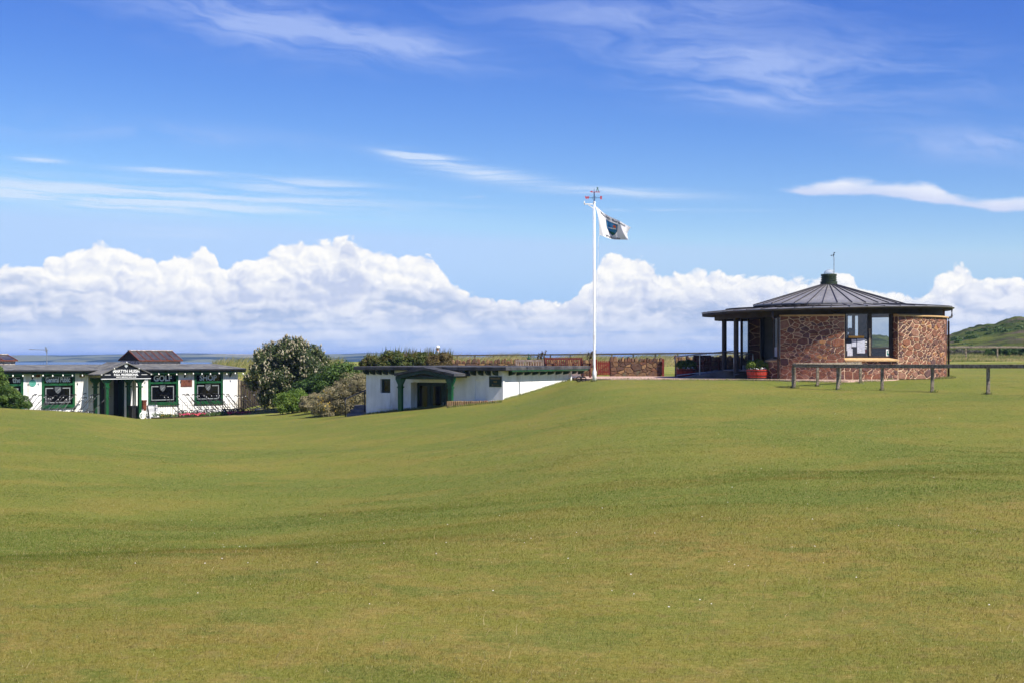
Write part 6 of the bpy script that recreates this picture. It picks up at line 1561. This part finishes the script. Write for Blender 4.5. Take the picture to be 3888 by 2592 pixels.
# ================================================================== people
def person(label, X, Y, zf, height, face, shirt, trousers, cap, group=None, lean=0.0):
    p = thing('person', label, 'person', (X, Y, zf), face, group); k = height / 1.75
    J = {'pel': (0, 0, .95), 'sp': (0, 0, 1.15), 'ch': (0, .0, 1.34), 'nk': (0, .0, 1.50), 'hd': (0, -.02, 1.60), 'tp': (0, -.01, 1.70),
         'sL': (.17, 0, 1.42), 'eL': (.25, .02, 1.14), 'wL': (.24, -.08, .90), 'hL': (.24, -.11, .80), 'sR': (-.17, 0, 1.42), 'eR': (-.25, .02, 1.14), 'wR': (-.24, -.08, .90), 'hR': (-.24, -.11, .80),
         'tL': (.09, 0, .90), 'kL': (.10, -.02, .50), 'aL': (.10, .02, .09), 'fL': (.11, -.14, .04), 'tR': (-.09, 0, .90), 'kR': (-.10, -.02, .50), 'aR': (-.10, .02, .09), 'fR': (-.11, -.14, .04)}
    rad = {'pel': .145, 'sp': .13, 'ch': .155, 'nk': .056, 'hd': .088, 'tp': .075, 'sL': .07, 'eL': .045, 'wL': .032, 'hL': .036, 'sR': .07, 'eR': .045, 'wR': .032, 'hR': .036, 'tL': .095, 'kL': .062, 'aL': .044, 'fL': .04, 'tR': .095, 'kR': .062, 'aR': .044, 'fR': .04}
    Ed = [('pel', 'sp'), ('sp', 'ch'), ('ch', 'nk'), ('nk', 'hd'), ('hd', 'tp'), ('ch', 'sL'), ('sL', 'eL'), ('eL', 'wL'), ('wL', 'hL'), ('ch', 'sR'), ('sR', 'eR'), ('eR', 'wR'), ('wR', 'hR'), ('pel', 'tL'), ('tL', 'kL'), ('kL', 'aL'), ('aL', 'fL'), ('pel', 'tR'), ('tR', 'kR'), ('kR', 'aR'), ('aR', 'fR')]
    ks = list(J); me = bpy.data.meshes.new('body'); me.from_pydata([tuple(c * k for c in J[q]) for q in ks], [(ks.index(a_), ks.index(c_)) for a_, c_ in Ed], [])
    o = link('body', me); o.modifiers.new('skin', 'SKIN')
    for i, q in enumerate(ks): sv = me.skin_vertices[0].data[i]; sv.radius = (rad[q] * k, rad[q] * k * (.72 if q in ('pel', 'sp', 'ch') else 1.0)); sv.use_root = (q == 'pel')
    o.modifiers.new('sub', 'SUBSURF').levels = 2; o.modifiers[-1].render_levels = 2
    m2 = bpy.data.meshes.new_from_object(o.evaluated_get(bpy.context.evaluated_depsgraph_get())); bpy.data.objects.remove(o)
    m2.materials.clear()
    for m_ in (trousers, shirt, 'skin', 'trunk_dark'): m2.materials.append(MATS[m_])
    for pl in m2.polygons:
        c = pl.center / k; pl.use_smooth = True
        pl.material_index = 2 if c.z > 1.485 or (abs(c.x) > .19 and c.z < 1.12) else (1 if c.z > .93 else (0 if c.z > .10 else 3))
    body = link('body', m2, p)
    b = MB(); b.lathe([(.012, -.02), (.020, -.01), (.012, .03)], 6, (0, -.115 * k, 1.60 * k)); b.build('nose', 'skin', p)
    for sx in (-.032, .032): MB().lathe([(.002, -.01), (.010, 0), (.002, .01)], 6, (sx * k, -.102 * k, 1.635 * k)).build('eye', 'rubber', p)
    for sx in (-.095, .095): MB().lathe([(.006, -.03), (.018, 0), (.006, .03)], 6, (sx * k, -.01, 1.61 * k)).build('ear', 'skin', p)
    MB().box(-.028 * k, .028 * k, -.112 * k, -.10 * k, 1.545 * k, 1.553 * k).build('mouth', 'red_bag', p)
    MB().lathe([(.102 * k, 1.60 * k), (.108 * k, 1.66 * k), (.10 * k, 1.72 * k), (.06 * k, 1.765 * k), (.005, 1.775 * k)], 16, (0, .012, 0)).build('hair', 'hair_grey', p, smooth=True)
    if cap:
        c_ = MB().lathe([(.115 * k, 1.655 * k), (.117 * k, 1.70 * k), (.10 * k, 1.765 * k), (.05 * k, 1.80 * k), (.005, 1.805 * k)], 18, (0, .005, 0)).build('cap', 'cloth_white', p, smooth=True)
        MB().prism([(-.085 * k, -.08 * k, 1.662 * k), (-.07 * k, -.17 * k, 1.65 * k), (0, -.215 * k, 1.645 * k), (.07 * k, -.17 * k, 1.65 * k), (.085 * k, -.08 * k, 1.662 * k)], (0, 0, .012)).build('cap_peak', 'cloth_white', c_)
    # hands: palm with four fingers and a thumb
    for sx in (1, -1):
        h_ = Vector((.24 * sx * k, -.11 * k, .80 * k))
        for j in range(4):
            a_ = h_ + Vector(((j - 1.5) * .004 * sx, (j - 1.5) * .019 * k, -.02)); L = (.06, .072, .068, .052)[j] * k
            MB().tube([a_, a_ + Vector((-.004 * sx, -.008, -L * .55)), a_ + Vector((-.018 * sx, -.012, -L))], .009 * k, 6, rs=[.0095 * k, .009 * k, .007 * k]).build('finger', 'skin', body)
        a_ = h_ + Vector((-.01 * sx, -.03 * k, .02)); MB().tube([a_, a_ + Vector((-.012 * sx, -.028, -.02)), a_ + Vector((-.016 * sx, -.036, -.05))], .010 * k, 6).build('thumb', 'skin', body)
    return p
PY = 78.0; pxp = Xat(1662, PY); zgp = gz(pxp, PY)
person('person in a white peaked cap, only head and collar showing over the brown hedge', pxp, PY, zgp, (Zat(1311, PY) - zgp) / 1.03, R(-62), 'cloth_white', 'cloth_dark', True)
q = Vector((HX, HYd, HB)) + Vector(PH(pm, ap - 1.3, 0)); xx = Xat(3228, q.y + .3)
person('dark-clothed person inside the stone hut behind the left window pane', xx, q.y + .3, HB + .345, (Zat(1246, q.y + .3) - HB - .345) / 1.01, R(20), 'cloth_dark', 'cloth_dark', False)

# ================================================================== grass blades and daisies on the turf
def turf_blades(n, y0, y1, hmin, hmax, w0, name, label, zs=0.0):
    # evenly spread as seen along the ground: more blades nearby
    Y = 1 / rng.uniform(1 / y1, 1 / y0, n); X = rng.uniform(-1, 1, n) * (.42 * Y + 3.5) + rng.normal(0, 1.3, n)
    sc = np.clip(Y / 9.0, 1, 4.0)
    h = rng.uniform(hmin, hmax, n) * np.clip(sc, 1, 1.5); w = w0 * sc
    Zg = ground_np(X, Y); a_ = rng.uniform(0, 2 * np.pi, n)
    base = np.stack([X, Y, Zg - .004], 1); sd = np.stack([np.cos(a_), np.sin(a_), np.zeros(n)], 1) * (w / 2)[:, None]
    ln = np.stack([rng.normal(.2, .8, n), rng.normal(0, .8, n), np.ones(n)], 1); ln /= np.linalg.norm(ln, axis=1, keepdims=True)
    v = np.stack([base - sd, base + sd, base + ln * h[:, None]], 1).reshape(-1, 3)
    t_ = rng.uniform(0, 1, n)
    return tag(link(name, np_mesh(name, v, np.arange(3 * n).reshape(n, 3), 'grass_blade', np.repeat(t_, 3))), label, kind='stuff')
turf_blades(1250000, 5.4, 22.0, .010, .024, .0035, 'grass', 'short dry mown grass of the near mound')
turf_blades(380000, 20.0, 62.0, .008, .020, .0040, 'grass', 'short green mown grass of the hollow and far slope')
# tufts left by the mower round posts and walls
tx_, ty_ = [], []
def ring_tuft(X, Y, r, k):
    a_ = rng.uniform(0, 2 * np.pi, k); q = r + rng.exponential(.05, k); tx_.append(X + np.cos(a_) * q); ty_.append(Y + np.sin(a_) * q)
for o in [x for x in bpy.data.objects if x.name.startswith('rail_fence')][:2]:
    for c in o.children:
        if c.name.startswith('post'):
            v0 = c.data.vertices; ring_tuft(o.location.x + sum(v.co.x for v in v0) / len(v0), o.location.y + sum(v.co.y for v in v0) / len(v0), .05, 70)
ring_tuft(fp.location.x, fp.location.y, .08, 140)
k = 1500; a_ = rng.uniform(0, 1, k); q0 = MO + mf.d * (ML + .04) ; tx_.append(q0.x + rfrm.d.x * a_ * MR + rng.exponential(.07, k) * rfrm.n.x); ty_.append(q0.y + rfrm.d.y * a_ * MR + rng.exponential(.07, k) * rfrm.n.y)
k = 900; a_ = rng.uniform(0, 1, k); tx_.append(Xat(1695 + 215 * a_, 57.4 - .5 * a_)); ty_.append(57.5 - .55 * a_ - rng.exponential(.07, k))
k = 1100; a_ = rng.uniform(0, 1, k); tx_.append(MO.x + mf.d.x * ML * a_ * .62 + mf.n.x * rng.exponential(.1, k)); ty_.append(MO.y + mf.d.y * ML * a_ * .62 + mf.n.y * rng.exponential(.1, k))
k = 2200; a_ = rng.uniform(0, 1, k); px_ = np.interp(a_, [0, .25, .5, .75, 1], [2240, 2600, 2900, 3220, 3440]); yy_ = np.interp(px_, [2240, 2600, 2900, 3100, 3320, 3440], [60.5, 59.5, 58.1, 56.6, 57.1, 60.3]); tx_.append(Xat(px_, yy_)); ty_.append(yy_ - rng.exponential(.08, k))
k = 1500; a_ = np.radians(rng.uniform(48, 100, k)); q = RW + .04 + rng.exponential(.08, k); tx_.append(HX + q * np.sin(a_)); ty_.append(HYd - q * np.cos(a_))
tx_, ty_ = np.concatenate(tx_), np.concatenate(ty_); n = len(tx_)
tag(link('edge_tufts', blades('edge_tufts', tx_, ty_, rng.uniform(.03, .13, n), np.full(n, .014), (.1, 0), 'dune_blade', rng.uniform(0, .6, n), curve=.3)), 'uncut grass tufts round fence posts, walls and path edge', kind='stuff')
# longer pale stalks missed by the mower
n = 900; Y = 1 / rng.uniform(1 / 16.0, 1 / 6.8, n); X = rng.uniform(-.38, .38, n) * Y
keep = (np.sin(X * 1.9 + Y) + np.sin(X * .7 - Y * 1.3) + rng.normal(0, .6, n)) > .5; X, Y = X[keep], Y[keep]; n = len(X)
tag(link('pale_stalks', blades('pale_stalks', X, Y, rng.uniform(.03, .09, n), np.full(n, .004), (.2, 0), 'dune_blade', rng.uniform(.75, 1, n), curve=.5)), 'scattered pale straw stalks in the near turf', kind='stuff')
n = 70; Y = 1 / rng.uniform(1 / 52.0, 1 / 9.5, n); X = rng.uniform(-.36, .36, n) * Y
cx_ = rng.choice(n, n // 2); X[cx_] = X[np.roll(cx_, 1)] + rng.normal(0, .25, len(cx_)); Y[cx_] = np.clip(Y[np.roll(cx_, 1)] + rng.normal(0, .4, len(cx_)), 8, 55)
p = np.stack([X, Y, ground_np(X, Y) + .028], 1); k = 7
ang = np.arange(k) * 2 * np.pi / k; rr = rng.uniform(.003, .0075, n) * np.clip(Y / 14, 1, 2.2)
v = np.concatenate([p[:, None, :] + np.stack([np.cos(ang)[None] * rr[:, None], np.sin(ang)[None] * rr[:, None], np.zeros((n, k))], -1), p[:, None, :] + np.array([0, 0, .006])], 1).reshape(-1, 3)
f = np.concatenate([(np.arange(n) * (k + 1))[:, None] + np.array([[j, (j + 1) % k, k]]) for j in range(k)])
tag(link('daisies', np_mesh('daisies', v, f, 'petal_white', np.full(len(v), .9))), 'tiny white daisies dotted over the turf', kind='stuff')

# ================================================================== haze
_m, _nt, _bs, _out = new_mat('haze_air'); _nt.nodes.remove(_bs)
_pv = _nt.nodes.new('ShaderNodeVolumePrincipled'); _pv.inputs['Color'].default_value = (0.36, 0.56, 1.0, 1); _pv.inputs['Density'].default_value = 1.6e-4
_nt.links.new(_pv.outputs[0], _out.inputs['Volume'])
tag(MB().box(-27000, 27000, -600, 30500, -12.0, 26.0).build('haze', 'haze_air'), 'thin blue sea haze over the far coast', kind='stuff')
